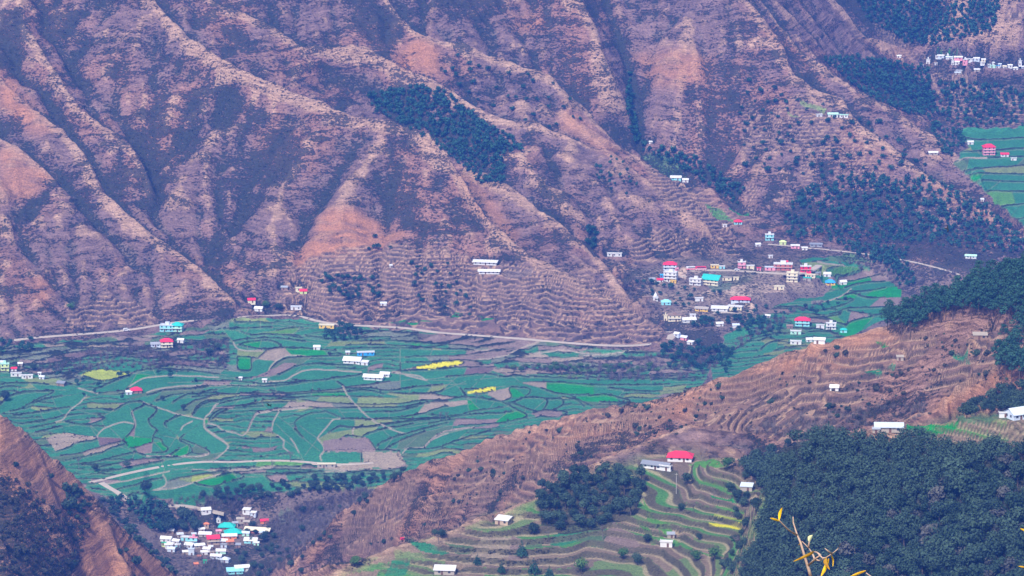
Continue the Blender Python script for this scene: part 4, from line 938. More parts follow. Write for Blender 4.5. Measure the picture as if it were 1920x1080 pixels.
PATCH.append(('floor', [(1470,838),(1560,825),(1640,838),(1760,845),(1970,855),(1970,1200),(1385,1140),(1440,1020),(1462,960),(1440,925),(1405,905),(1440,890)]))
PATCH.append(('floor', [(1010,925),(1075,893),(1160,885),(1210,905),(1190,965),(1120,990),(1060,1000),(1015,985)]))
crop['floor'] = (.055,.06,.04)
px_i = (Yg > 1560) & (PX > -40) & (PX < 1970)
for nm, P in PATCH:
    xs = [p[0] for p in P]; ys = [p[1] for p in P]
    lim = (PX > min(xs) - 2) & (PX < max(xs) + 2) & (PYX > min(ys) - 2) & (PYX < max(ys) + 2) & px_i
    jj, ii = np.nonzero(lim)
    if not len(jj): continue
    ok = inpoly(PX[jj, ii], PYX[jj, ii] + 2 * (vnoise(PX[jj, ii] / 8, PYX[jj, ii] / 5, 2) - .5), P)
    rr = 1 - .85 * riser[jj, ii]
    c0 = np.array(crop[nm]) * (.85 + .3 * n3[jj, ii][:, None])
    col[jj, ii] = np.where(ok[:, None], col[jj, ii] * (1 - rr[:, None]) + c0 * rr[:, None], col[jj, ii])
    tw[jj[ok], ii[ok]] *= .5
tg = samp(mask([(1, [(1180,500),(1290,495),(1540,500),(1600,540),(1480,560),(1430,600),(1300,612),(1220,590)])], 3), PX, PYX) * vis * (1 - inf)
col = mixc(col, np.array((.36,.27,.20)), tg * smooth(.4, .6, n2) * .8)
col = mixc(col, np.array((.09,.15,.07)), tg * smooth(.55, .65, n1) * .5)
scr = samp(m_scrub, PX, PYX) * vis * (1 - inf) * (1 - .6 * tg)
scr = smooth(.25, 1.15, scr + 1.2 * (n2 - .5) + .6 * (n1 - .5)) * .46 + .31 + .3 * smooth(.3, 1.2, -conv) + .35 * gully + .30 * steps_ * hill * (1 - .6 * tw) + .5 * (n1 - .5) + .5 * (n2 - .5) + .35 * bank - .22 * tw + .10 * riser * (1 - mo)
scr = np.where(inf > .5, np.minimum(scr, -.2) + bank * .6 + ngv * .22, scr)
scr = np.clip(scr - .4 * mo - .25 * lip + .12 * kfl, 0, .86)
scr *= (1 - smooth(.5, 1, pathm))
scr *= 1 - .8 * mb * (1 - riser)
col = np.clip(col, .01, .9)

# ------------------------------------------------------------------ ground material and meshes
def N(nt, t, **k):
    n = nt.nodes.new(t)
    for a, v in k.items(): setattr(n, a, v)
    return n
def ground_mat(name, sc1, sc2, sc3, amt=1.0):
    m = bpy.data.materials.new(name); m.use_nodes = True
    nt = m.node_tree; L = nt.links.new
    bs = nt.nodes['Principled BSDF']
    bs.inputs['Roughness'].default_value = 1.0
    bs.inputs['Specular IOR Level'].default_value = 0.0
    at = N(nt, 'ShaderNodeAttribute', attribute_name='ground')
    sb = N(nt, 'ShaderNodeAttribute', attribute_name='scrub')
    tc = N(nt, 'ShaderNodeTexCoord')
    mp = N(nt, 'ShaderNodeMapping'); mp.inputs['Scale'].default_value = (.8, 1, 1.3)
    L(tc.outputs['Object'], mp.inputs[0])
    a = N(nt, 'ShaderNodeTexNoise'); a.inputs['Scale'].default_value = sc1; a.inputs['Detail'].default_value = 6; a.inputs['Roughness'].default_value = .66
    b = N(nt, 'ShaderNodeTexNoise'); b.inputs['Scale'].default_value = sc2; b.inputs['Detail'].default_value = 6; b.inputs['Roughness'].default_value = .7
    L(mp.outputs[0], a.inputs[0]); L(mp.outputs[0], b.inputs[0])
    # dry tufts and soil mottling
    r = N(nt, 'ShaderNodeMapRange'); r.inputs[1].default_value = .3; r.inputs[2].default_value = .7; r.inputs[3].default_value = .55; r.inputs[4].default_value = 1.45
    L(b.outputs[0], r.inputs[0])
    mu = N(nt, 'ShaderNodeVectorMath', operation='SCALE'); L(at.outputs['Color'], mu.inputs[0]); L(r.outputs[0], mu.inputs['Scale'])
    # narrow tracks and dry-grass ledges that keep to one level round the slope
    lv = N(nt, 'ShaderNodeAttribute', attribute_name='level'); st = N(nt, 'ShaderNodeAttribute', attribute_name='strata')
    sx = N(nt, 'ShaderNodeSeparateXYZ'); L(tc.outputs['Object'], sx.inputs[0])
    cb = N(nt, 'ShaderNodeCombineXYZ')
    for src, dst, kf_ in ((sx.outputs[0], 0, .10), (sx.outputs[1], 1, .03), (lv.outputs['Fac'], 2, sc3)):
        q_ = N(nt, 'ShaderNodeMath', operation='MULTIPLY'); q_.inputs[1].default_value = kf_; L(src, q_.inputs[0]); L(q_.outputs[0], cb.inputs[dst])
    sn = N(nt, 'ShaderNodeTexNoise'); sn.inputs['Scale'].default_value = 1.0; sn.inputs['Detail'].default_value = 2.5; sn.inputs['Roughness'].default_value = .6
    L(cb.outputs[0], sn.inputs[0])
    s1 = N(nt, 'ShaderNodeMapRange'); s1.inputs[1].default_value = .36; s1.inputs[2].default_value = .64; s1.inputs[3].default_value = 1 + .45 * amt; s1.inputs[4].default_value = 1 - .50 * amt; L(sn.outputs[0], s1.inputs[0])
    s2 = N(nt, 'ShaderNodeMath', operation='SUBTRACT'); L(s1.outputs[0], s2.inputs[0]); s2.inputs[1].default_value = 1.0
    s3 = N(nt, 'ShaderNodeMath', operation='MULTIPLY_ADD'); L(s2.outputs[0], s3.inputs[0]); L(st.outputs['Fac'], s3.inputs[1]); s3.inputs[2].default_value = 1.0
    mu2 = N(nt, 'ShaderNodeVectorMath', operation='SCALE'); L(mu.outputs[0], mu2.inputs[0]); L(s3.outputs[0], mu2.inputs['Scale']); mu = mu2
    # scrub where noise falls under the local density
    th = N(nt, 'ShaderNodeMath', operation='MULTIPLY_ADD'); th.inputs[1].default_value = -.34; th.inputs[2].default_value = .70
    L(sb.outputs['Fac'], th.inputs[0])
    sh_ = N(nt, 'ShaderNodeMath', operation='MULTIPLY_ADD'); L(s2.outputs[0], sh_.inputs[0]); sh_.inputs[1].default_value = -.075; L(a.outputs[0], sh_.inputs[2])
    su = N(nt, 'ShaderNodeMath', operation='SUBTRACT'); L(sh_.outputs[0], su.inputs[0]); L(th.outputs[0], su.inputs[1])
    k = N(nt, 'ShaderNodeMapRange'); k.inputs[1].default_value = -.015; k.inputs[2].default_value = .03
    L(su.outputs[0], k.inputs[0])
    gr = N(nt, 'ShaderNodeMixRGB'); gr.inputs[1].default_value = (.040,.038,.034,1); gr.inputs[2].default_value = (.018,.042,.030,1)
    L(b.outputs[0], gr.inputs[0])
    kk = N(nt, 'ShaderNodeMath', operation='MULTIPLY'); L(k.outputs[0], kk.inputs[0]); kk.inputs[1].default_value = .80
    mx = N(nt, 'ShaderNodeMixRGB'); L(kk.outputs[0], mx.inputs[0]); L(mu.outputs[0], mx.inputs[1]); L(gr.outputs[0], mx.inputs[2])
    L(mx.outputs[0], bs.inputs['Base Color'])
    bp = N(nt, 'ShaderNodeBump'); bp.inputs['Strength'].default_value = .9; bp.inputs['Distance'].default_value = 2.2
    ad = N(nt, 'ShaderNodeMath', operation='ADD'); L(a.outputs[0], ad.inputs[0]); L(k.outputs[0], ad.inputs[1])
    L(ad.outputs[0], bp.inputs['Height']); L(bp.outputs[0], bs.inputs['Normal'])
    return m
def grid_mesh(name, mat, sel, lo, hi):
    jj, ii = np.nonzero(sel)
    a = jj * NU + ii
    q = np.stack([a, a + 1, a + NU + 1, a + NU], -1)
    used, inv = np.unique(q, return_inverse=True)
    q = inv.reshape(-1, 4)
    me = bpy.data.meshes.new(name)
    co3 = np.stack([Xg.ravel()[used], Yg.ravel()[used], Z.ravel()[used]], -1).astype(np.float32)
    me.vertices.add(len(used)); me.vertices.foreach_set('co', co3.ravel())
    n = len(q)
    me.loops.add(4 * n); me.loops.foreach_set('vertex_index', q.ravel().astype(np.int32))
    me.polygons.add(n); me.polygons.foreach_set('loop_start', (np.arange(n) * 4).astype(np.int32))
    me.polygons.foreach_set('use_smooth', np.ones(n, bool))
    me.update(calc_edges=True)
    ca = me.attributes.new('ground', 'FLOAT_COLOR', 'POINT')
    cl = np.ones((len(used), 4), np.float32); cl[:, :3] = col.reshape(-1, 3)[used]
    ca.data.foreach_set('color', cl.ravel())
    sa = me.attributes.new('scrub', 'FLOAT', 'POINT'); sa.data.foreach_set('value', scr.ravel()[used].astype(np.float32))
    lv = me.attributes.new('level', 'FLOAT', 'POINT'); lv.data.foreach_set('value', zc.ravel()[used].astype(np.float32))
    st = me.attributes.new('strata', 'FLOAT', 'POINT'); st.data.foreach_set('value', (hill * mbn * (1 - .8 * np.clip(tw, 0, 1)) * (1 - .5 * mo)).ravel()[used].astype(np.float32))
    me.materials.append(mat)
    o = bpy.data.objects.new(name, me); C.objects.link(o)
    tagp(o, kind='structure')
    return o
fq = (inf > .5) & (Yg > 2650); fq = fq[:-1, :-1]
nq = (Yg < 2740)[:-1, :-1] & ~fq
mq = ~fq & ~nq
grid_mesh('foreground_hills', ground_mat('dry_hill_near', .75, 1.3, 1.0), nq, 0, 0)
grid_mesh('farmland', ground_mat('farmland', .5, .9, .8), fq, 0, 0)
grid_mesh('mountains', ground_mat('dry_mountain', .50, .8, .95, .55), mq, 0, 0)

def simple_mat(name, c, rough=.9, var=.15, scale=1.0, spec=.1):
    m = bpy.data.materials.new(name); m.use_nodes = True
    nt = m.node_tree; L = nt.links.new
    bs = nt.nodes['Principled BSDF']; bs.inputs['Roughness'].default_value = rough; bs.inputs['Specular IOR Level'].default_value = spec
    tc = N(nt, 'ShaderNodeTexCoord'); no = N(nt, 'ShaderNodeTexNoise'); no.inputs['Scale'].default_value = scale; no.inputs['Detail'].default_value = 4
    L(tc.outputs['Object'], no.inputs[0])
    mx = N(nt, 'ShaderNodeMixRGB'); mx.inputs[1].default_value = (*[v * (1 - var) for v in c], 1); mx.inputs[2].default_value = (*[min(1, v * (1 + var)) for v in c], 1)
    L(no.outputs[0], mx.inputs[0]); L(mx.outputs[0], bs.inputs['Base Color'])
    return m
M_road = simple_mat('dusty_road', (.46,.39,.31), 1, .2, .15, 0)
for nm, (wd, P) in roadpts.items():
    vs = []; fs = []
    for i, p in enumerate(P):
        d = (P[min(i + 1, len(P) - 1)] - P[max(i - 1, 0)]); d.z = 0; d.normalize()
        s = Vector((-d.y, d.x, 0)) * (wd / 2)
        e = .35 * (vnoise(np.array(i * .37), np.array(0.), 4) - .5)
        for a, h in ((-1.12, -.8), (-1 - e, .12), (0, .2), (1 + e, .12), (1.12, -.8)): vs.append(p + s * a + Vector((0, 0, h)))
        if i:
            for k in range(4): fs.append((5 * i - 5 + k, 5 * i - 4 + k, 5 * i + 1 + k, 5 * i + k))
    me = bpy.data.meshes.new(nm); me.from_pydata(vs, [], fs); me.materials.append(M_road); me.update()
    o = bpy.data.objects.new(nm, me); C.objects.link(o); tagp(o, kind='structure')
# ------------------------------------------------------------------ building things
class MB:
    """collects faces of one mesh"""
    def __init__(s): s.v = []; s.f = []
    def add(s, vs, fs):
        n = len(s.v); s.v += [tuple(v) for v in vs]; s.f += [tuple(i + n for i in f) for f in fs]
    def box(s, x0, x1, y0, y1, z0, z1):
        s.add([(x0,y0,z0),(x1,y0,z0),(x1,y1,z0),(x0,y1,z0),(x0,y0,z1),(x1,y0,z1),(x1,y1,z1),(x0,y1,z1)],
              [(0,3,2,1),(4,5,6,7),(0,1,5,4),(1,2,6,5),(2,3,7,6),(3,0,4,7)])
    def tube(s, P, R, n=6):
        P = [Vector(p) for p in P]; base = len(s.v); up = Vector((.3, .2, 1)).normalized()
        for i, p in enumerate(P):
            d = (P[min(i + 1, len(P) - 1)] - P[max(i - 1, 0)]).normalized()
            a = d.cross(up if abs(d.dot(up)) < .95 else Vector((1, 0, 0))).normalized(); b = d.cross(a)
            for k in range(n):
                t = 2 * math.pi * k / n
                s.v.append(tuple(p + (a * math.cos(t) + b * math.sin(t)) * R[i]))
        for i in range(len(P) - 1):
            for k in range(n):
                a0 = base + i * n + k; a1 = base + i * n + (k + 1) % n
                s.f.append((a0, a1, a1 + n, a0 + n))
        s.f.append(tuple(base + k for k in range(n))[::-1]); s.f.append(tuple(base + (len(P) - 1) * n + k for k in range(n)))
    def cone(s, cx, cy, z0, z1, r0, r1, n=8): s.tube([(cx, cy, z0), (cx, cy, z1)], [r0, r1], n)
    def mesh(s, name, mat, smooth=False):
        me = bpy.data.meshes.new(name); me.from_pydata(s.v, [], s.f)
        if smooth: me.polygons.foreach_set('use_smooth', [True] * len(s.f))
        me.materials.append(mat); me.update(); return me
    def build(s, name, mat, parent=None, smooth=False):
        o = bpy.data.objects.new(name, s.mesh(name, mat, smooth)); C.objects.link(o)
        if parent: o.parent = parent
        return o
def empty(name, loc, rz=0):
    o = bpy.data.objects.new(name, None); C.objects.link(o); o.location = loc; o.rotation_euler = (0, 0, rz); o.empty_display_size = 1
    return o

COLS = {'white': (.70,.70,.70), 'tin': (.62,.66,.72), 'red': (.74,.035,.075), 'teal': (.03,.50,.42), 'mint': (.45,.75,.60), 'blue': (.05,.38,.80), 'cyan': (.30,.70,.74), 'grey': (.33,.35,.39), 'slate': (.22,.24,.28),
 'cream': (.76,.68,.48), 'yellow': (.80,.52,.10), 'pink': (.80,.32,.40), 'brick': (.50,.16,.12), 'brown': (.30,.20,.15), 'orange': (.76,.24,.10), 'stone': (.40,.35,.30), 'green': (.06,.48,.25), 'lime': (.62,.74,.30), 'pale': (.58,.66,.76), 'mud': (.48,.36,.26)}
MC = {}
def mcol(c, kind):
    k = (c, kind)
    if k not in MC:
        m = simple_mat(kind + '_' + c, COLS[c], .55 if kind == 'roof' else .9, .16 if kind == 'wall' else .10, .6, .3 if kind == 'roof' else .1)
        if kind == 'roof' and c not in ('slate',):      # ribs of sheet roofing
            nt = m.node_tree; L = nt.links.new; bs = nt.nodes['Principled BSDF']
            tc = N(nt, 'ShaderNodeTexCoord'); wv = N(nt, 'ShaderNodeTexWave'); wv.inputs['Scale'].default_value = 2.2
            L(tc.outputs['Object'], wv.inputs[0]); bp = N(nt, 'ShaderNodeBump'); bp.inputs['Strength'].default_value = .4; bp.inputs['Distance'].default_value = .05
            L(wv.outputs[1], bp.inputs['Height']); L(bp.outputs[0], bs.inputs['Normal'])
        MC[k] = m
    return MC[k]
M_glass = simple_mat('dark_window', (.035,.045,.07), .3, .2, 1, .5)
M_door = simple_mat('door', (.16,.09,.07), .7, .2, 1)
M_conc = simple_mat('concrete', (.45,.43,.40), .9, .2, .5)
HR = random.Random(21)
def house(x, y, wpx, kind, st, rc, wc, yaw, asp, label, group=None, name='house', cat='house', h=2.45):
    p = PADS[(round(x, 2), round(y, 2))]; W = wpx * pxm(p) * .94; D = W * asp; a = math.radians(yaw)
    z0 = p.z; low = -1.5
    if W < 5: h = min(h, 2.0)
    H = h * st
    r = empty(name, (p.x, p.y, z0), a); tagp(r, label, cat, group)
    b = MB(); b.box(-W/2, W/2, 0, D, low, H)
    b.build('wall', mcol(wc, 'wall'), r)
    big = wpx >= 14
    if st > 1 and wpx >= 12:
        s = MB()
        for k in range(1, st): s.box(-W/2 - .06, W/2 + .06, -.9, D * .5, h * k - .1, h * k + .08)
        s.build('balcony', M_conc, r)
    e = max(.35, W * .055); m = MB()
    if kind == 'flat':
        m.box(-W/2 - .25, W/2 + .25, -.3, D + .25, H, H + .18)
        m.box(-W/2 - .25, W/2 + .25, -.3, -.12, H + .18, H + .6); m.box(-W/2 - .25, -W/2 - .07, -.12, D + .25, H + .18, H + .6); m.box(W/2 + .07, W/2 + .25, -.12, D + .25, H + .18, H + .6)
        if st > 1: m.box(-W * .15, W * .15, D * .5, D * .85, H + .18, H + 2.1)
    else:
        if kind == 'gable':
            rise = min(D, W) * .30
            V = [(-W/2 - e, -e, H - .15), (W/2 + e, -e, H - .15), (W/2 + e, D + e, H - .15), (-W/2 - e, D + e, H - .15), (-W/2 - e, D/2, H + rise), (W/2 + e, D/2, H + rise)]
            Fc = [(0, 1, 5, 4), (2, 3, 4, 5)]
            g = MB(); g.add([(-W/2, 0, H), (-W/2, D, H), (-W/2, D/2, H + rise * .88), (W/2, 0, H), (W/2, D, H), (W/2, D/2, H + rise * .88)], [(0, 2, 1), (3, 4, 5), (0, 3, 5, 2), (1, 2, 5, 4)])
            g.build('gable', mcol(wc, 'wall'), r)
        elif kind == 'hip':
            rise = min(D, W) * .32; q = min(W, D) * .45; l = max(W/2 - q, .3)
            V = [(-W/2 - e, -e, H - .1), (W/2 + e, -e, H - .1), (W/2 + e, D + e, H - .1), (-W/2 - e, D + e, H - .1), (-l, D/2, H + rise), (l, D/2, H + rise)]
            Fc = [(0, 1, 5, 4), (2, 3, 4, 5), (1, 2, 5), (3, 0, 4)]
        else:   # shed: one plane sloping to the front
            rise = D * .22
            V = [(-W/2 - e, -e, H), (W/2 + e, -e, H), (W/2 + e, D + e, H + rise), (-W/2 - e, D + e, H + rise)]
            Fc = [(0, 1, 2, 3)]
            g = MB(); g.add([(-W/2, 0, H), (-W/2, D, H), (-W/2, D, H + rise * .9), (W/2, 0, H), (W/2, D, H), (W/2, D, H + rise * .9)], [(0, 2, 1), (3, 4, 5), (1, 2, 5, 4)])
            g.build('gable', mcol(wc, 'wall'), r)
        n = len(V); m.add(V, Fc); m.add([(v[0], v[1], v[2] - .12) for v in V], [f[::-1] for f in Fc])
        m.add([V[0], V[1], (V[1][0], V[1][1], V[1][2] - .3), (V[0][0], V[0][1], V[0][2] - .3)], [(0, 3, 2, 1)])
    m.build('roof', mcol(rc, 'roof'), r)
    # door and windows standing a little proud of the walls
    nwin = 0 if W < 4 else min(5, max(1, int(W / 3.2)))
    dd = MB(); dx = HR.uniform(-.2, .2) * W
    dd.box(dx - .5, dx + .5, -.06, .02, 0, min(2.1, h * .8)); dd.build('door', M_door, r)
    for k in range(st):
        for i in range(nwin):
            wx = -W/2 + (i + .5) * W / nwin
            if k == 0 and abs(wx - dx) < 1.2: continue
            q = MB(); q.box(wx - .55, wx + .55, -.05, .02, h * k + .9, h * k + 2.0); q.build('window', M_glass, r)
        if big:
            for sx in (-1, 1):
                if sx * yaw < 0 or abs(yaw) > 5:
                    for yy in (.3, .7):
                        q = MB(); q.box(min(sx*W/2, sx*(W/2+.05)), max(sx*W/2, sx*(W/2+.05)), D*yy - .5, D*yy + .5, h * k + .9, h * k + 2.0); q.build('window', M_glass, r)
    return r
for l in HOUSES.strip().split('\n'):
    f = l.split(',', 9)
    st = int(f[4])
    house(float(f[0]), float(f[1]), float(f[2]), f[3], st, f[5], f[6], float(f[7]), float(f[8]), f[9], name={'1': 'house', '2': 'two_storey_house', '3': 'three_storey_house'}[f[4]])
ORD = ['first', 'second', 'third', 'fourth', 'fifth', 'sixth', 'seventh', 'eighth', 'ninth', 'tenth', 'eleventh', 'twelfth']
def village(items, off, s, rows, place, grp):
    """items sorted into rows by their base line; each label counts from the left of its row"""
    byrow = {}
    for it in items:
        r = next(k for k, (lim, _) in enumerate(rows) if it[1] <= lim); byrow.setdefault(r, []).append(it)
    for r, its in byrow.items():
        its.sort()
        for i, (zx, zy, zw, kind, st, rc, wc, yaw, asp) in enumerate(its):
            lab = f"{rc} roofed {wc} house, {ORD[i]} from the left in the {rows[r][1]} of {place}"
            house(off[0] + zx / s, off[1] + zy / s, zw / s, kind, st, rc, wc, yaw, asp, lab, grp, h=2.2, name='village_house')
village(RV, (280, 940), 7.385, [(200, 'farthest row'), (330, 'second row'), (460, 'third row'), (560, 'fourth row'), (610, 'fifth row'), (670, 'sixth row'), (755, 'seventh row'), (910, 'front row'), (9999, 'bottom pair')], 'the riverside village', 'houses of the riverside village')
village(FV, (1680, 60), 7.71, [(400, 'back row'), (440, 'second row'), (490, 'third row'), (560, 'fourth row'), (9999, 'front row')], 'the farthest village', 'houses of the farthest village')

# temples, vehicles, pole, birds
def temple(x, y, hp, top, label):
    p = hit(x, y); s = pxm(p); H = hp * s; r = empty('temple', p); tagp(r, label, 'temple')
    b = MB(); w = H * .28; b.box(-w, w, -w, w, -1, H * .33); b.box(-w * 1.15, w * 1.15, -w * 1.15, w * 1.15, H * .33, H * .38); b.build('wall', mcol('white', 'wall'), r)
    t = MB(); n = 8; P = [(0, 0, H * (.38 + .5 * k / 5)) for k in range(6)]; t.tube(P, [w * .95, w * .9, w * .75, w * .55, w * .32, w * .12], 8); t.build('tower', mcol('white', 'wall'), r, True)
    f = MB(); f.cone(0, 0, H * .88, H, w * .14, .02, 6); f.build('finial', mcol(top, 'roof'), r)
    d = MB(); d.box(-w * .3, w * .3, -w - .06, -w + .02, 0, H * .22); d.build('door', M_door, r)
temple(1229, 562, 16, 'cream', 'white temple with a tapering tower left of the cyan roofed house')
temple(280 + 960 / 7.385, 940 + 275 / 7.385, 14, 'pink', 'white temple with a pink tipped tower behind the teal roofs of the riverside village')
temple(1680 + 750 / 7.71, 60 + 350 / 7.71, 7, 'white', 'tiny white temple at the back of the farthest village')
M_tyre = simple_mat('tyre', (.03,.03,.03), .9, .1, 1)
def vehicle(x, y, L_, Hh, c, c2, yaw, name, label, cat, group=None):
    p = hit(x, y); p.z = ground(p.x, p.y) + .25; r = empty(name, p, math.radians(yaw)); tagp(r, label, cat, group)
    W = min(2.3, L_ * .42); b = MB(); x0, x1 = -L_/2, L_/2
    if name == 'bus':
        prof_ = [(x0, .45), (x1, .45), (x1, Hh * .55), (x1 - .25, Hh), (x0, Hh)]
    else:
        prof_ = [(x0, .35), (x1, .35), (x1, Hh * .55), (x1 - L_ * .22, Hh * .62), (x1 - L_ * .34, Hh), (x0 + L_ * .1, Hh), (x0, Hh * .6)]
    n = len(prof_); b.add([(a, -W/2, c_) for a, c_ in prof_] + [(a, W/2, c_) for a, c_ in prof_], [tuple(range(n)), tuple(range(2*n-1, n-1, -1))] + [(i, i + n, (i + 1) % n + n, (i + 1) % n) for i in range(n)])
    b.build('body', mcol(c, 'roof'), r)
    g = MB(); g.box(x0 + L_ * .16, x1 - L_ * (.08 if name == 'bus' else .36), -W/2 - .03, W/2 + .03, Hh * .62, Hh * .86); g.build('window', M_glass, r)
    if c2: g = MB(); g.box(x0 - .02, x1 + .02, -W/2 - .02, W/2 + .02, Hh * .25, Hh * .5); g.build('stripe', mcol(c2, 'roof'), r)
    for sx in (-.3, .3):
        for sy in (-1, 1):
            t = MB(); t.tube([(sx * L_, sy * W/2 - .12, .38), (sx * L_, sy * W/2 + .12, .38)], [.4, .4], 10); t.build('wheel', M_tyre, r)
vehicle(1297, 507, 9, 3.0, 'white', 'red', 2, 'bus', 'white bus with a red stripe on the town road, left of two', 'bus')
vehicle(1314, 507, 9, 3.0, 'red', 'white', 2, 'bus', 'red bus with a white stripe on the town road, right of two', 'bus')
vehicle(237, 621, 5, 2.2, 'white', None, 8, 'van', 'white van on the valley road left of the teal roofed house', 'van')
vehicle(306, 948, 4.4, 1.7, 'white', None, -5, 'car', 'white car on the tan track above the riverside village', 'car')
vehicle(1382, 508, 4.2, 1.6, 'white', None, 0, 'car', 'white car on the town road in front of the pink shop', 'car')
vehicle(756, 1013, 3.6, 1.5, 'red', None, 20, 'car', 'small red car parked on the crest left of the near terraces', 'car')
vehicle(1407, 874, 3.8, 1.6, 'pale', None, -15, 'car', 'pale car parked beside the forest edge trees', 'car')
p = hit(1268, 926); r = empty('utility_pole', p); tagp(r, 'thin grey utility pole on the terraces below the red hip roof', 'utility pole')
b = MB(); b.tube([(0,0,-.5),(0,0,10.5)], [.14,.09], 6); b.build('pole', M_conc, r); b = MB(); b.box(-.8,.8,-.05,.05,9.8,9.95); b.build('crossarm', M_conc, r)
for k, (x, y, lab) in enumerate([(504, 760, 'black bird gliding above the green valley fields'), (1776, 429, 'black bird gliding in front of the far wooded slope')]):
    u, t = ray(x, y); Y = 800.0; o_ = Vector((float(u * Y), Y, float(CZ - t * Y)))
    b = MB()
    b.tube([(-.42,0,.05),(-.25,0,.03),(0,0,0),(.25,0,.02),(.36,0,.05)], [.03,.1,.13,.09,.02], 8)
    for s in (-1, 1):
        w_ = [(.14,s*.05,.04),(.20,s*.35,.22),(.06,s*.75,.10),(-.12,s*.72,.08),(-.10,s*.35,.17),(-.16,s*.05,.03)]
        b.add([(a,c_,d+.02) for a,c_,d in w_] + [(a,c_,d-.02) for a,c_,d in w_], [(0,1,4,5),(1,2,3,4),(11,10,7,6),(10,9,8,7)] + [(i, i + 6, (i + 1) % 6 + 6, (i + 1) % 6) for i in range(6)])
    b.add([(-.36,-.03,.06),(-.36,.03,.06),(-.62,.14,.06),(-.62,-.14,.06),(-.36,-.03,.03),(-.36,.03,.03),(-.62,.14,.03),(-.62,-.14,.03)], [(0,1,2,3),(7,6,5,4),(0,4,5,1),(1,5,6,2),(2,6,7,3),(3,7,4,0)])
    o = b.build('bird', M_tyre, None, True); o.location = o_; o.rotation_euler = (math.radians(38 if k == 0 else 50), math.radians(15), math.radians(150 if k == 0 else 20)); tagp(o, lab, 'bird')
# ------------------------------------------------------------------ trees and scrub
def leaf_mat(name, c, c2, sc_=1.2):
    m = bpy.data.materials.new(name); m.use_nodes = True
    nt = m.node_tree; L = nt.links.new; bs = nt.nodes['Principled BSDF']; bs.inputs['Roughness'].default_value = .8; bs.inputs['Specular IOR Level'].default_value = .15
    tc = N(nt, 'ShaderNodeTexCoord'); no = N(nt, 'ShaderNodeTexNoise'); no.inputs['Scale'].default_value = sc_; no.inputs['Detail'].default_value = 3
    gm = N(nt, 'ShaderNodeNewGeometry'); L(gm.outputs['Position'], no.inputs[0])
    oi = N(nt, 'ShaderNodeObjectInfo')
    ad = N(nt, 'ShaderNodeMath', operation='MULTIPLY_ADD'); ad.inputs[1].default_value = .5; L(oi.outputs['Random'], ad.inputs[0]); 
    sb = N(nt, 'ShaderNodeMapRange'); sb.inputs[1].default_value = .3; sb.inputs[2].default_value = .7; sb.inputs[4].default_value = .6; L(no.outputs[0], sb.inputs[0]); L(sb.outputs[0], ad.inputs[2])
    mx = N(nt, 'ShaderNodeMixRGB'); mx.inputs[1].default_value = (*c, 1); mx.inputs[2].default_value = (*c2, 1); L(ad.outputs[0], mx.inputs[0]); L(mx.outputs[0], bs.inputs['Base Color'])
    return m
M_oak = leaf_mat('oak_leaves', (.007,.022,.020), (.068,.118,.072))
M_oak2 = leaf_mat('grey_oak_leaves', (.030,.034,.030), (.115,.115,.10))
M_oak3 = leaf_mat('deep_leaves', (.008,.024,.018), (.045,.085,.050))
M_straw = leaf_mat('dry_grass', (.22,.11,.06), (.52,.33,.18), .4)
M_pine = leaf_mat('pine_needles', (.015,.055,.040), (.045,.125,.075))
M_far = leaf_mat('far_leaves', (.010,.045,.034), (.035,.110,.065), .3)
M_green = leaf_mat('green_leaves', (.03,.10,.03), (.10,.19,.05))
M_scr = leaf_mat('scrub_leaves', (.025,.035,.026), (.075,.070,.045), .3)
M_dry = leaf_mat('bare_twigs', (.10,.085,.085), (.20,.165,.155), .4)
M_bark = simple_mat('bark', (.10,.075,.06), .9, .3, 2)
M_pbark = simple_mat('pine_bark', (.13,.09,.07), .9, .3, 2)
TR = np.random.default_rng(33)
def clumps(cent, rad, n, size, flat=1.0, shell=.45):
    """n leaf clumps (bent quads) spread through a set of lobes"""
    cent = np.array(cent, float); rad = np.array(rad, float)
    wts = rad ** 2; k = TR.choice(len(cent), n, p=wts / wts.sum())
    d = TR.normal(size=(n, 3)); d /= np.linalg.norm(d, axis=1)[:, None]
    rr = rad[k] * (1 - shell * TR.random(n) ** 1.6)
    p = cent[k] + d * rr[:, None] * np.array([1, 1, flat])
    nrm = d + TR.normal(size=(n, 3)) * .55; nrm /= np.linalg.norm(nrm, axis=1)[:, None]
    a = np.cross(nrm, TR.normal(size=(n, 3))); a /= np.linalg.norm(a, axis=1)[:, None]; b = np.cross(nrm, a)
    s = size * (.6 + .8 * TR.random(n))[:, None]
    v = np.stack([p - a * s, p - b * s * .7 + nrm * s * .15, p + a * s, p + b * s * .7 - nrm * s * .15], 1)
    return v.reshape(-1, 3)
def qmesh(name, v, mat):
    me = bpy.data.meshes.new(name); n = len(v) // 4
    me.vertices.add(4 * n); me.vertices.foreach_set('co', np.asarray(v, np.float32).ravel())
    me.loops.add(4 * n); me.loops.foreach_set('vertex_index', np.arange(4 * n, dtype=np.int32))
    me.polygons.add(n); me.polygons.foreach_set('loop_start', (np.arange(n) * 4).astype(np.int32))
    me.update(calc_edges=True); me.materials.append(mat); return me
def lobes(n, r, z0, z1, sp, rr):
    c = []; R = []
    for i in range(n):
        a = TR.random() * 6.28; q = sp * math.sqrt(TR.random()); z = z0 + (z1 - z0) * TR.random()
        c.append((q * math.cos(a), q * math.sin(a), z)); R.append(r * (rr + (1 - rr) * TR.random()))
    return c, R
def limbs(b, tips, z0, zt, r):
    for t in tips:
        m = Vector((t[0] * .35, t[1] * .35, z0 + (t[2] - z0) * .45)); b.tube([(0, 0, z0), m, t], [r, r * .6, r * .2], 4)
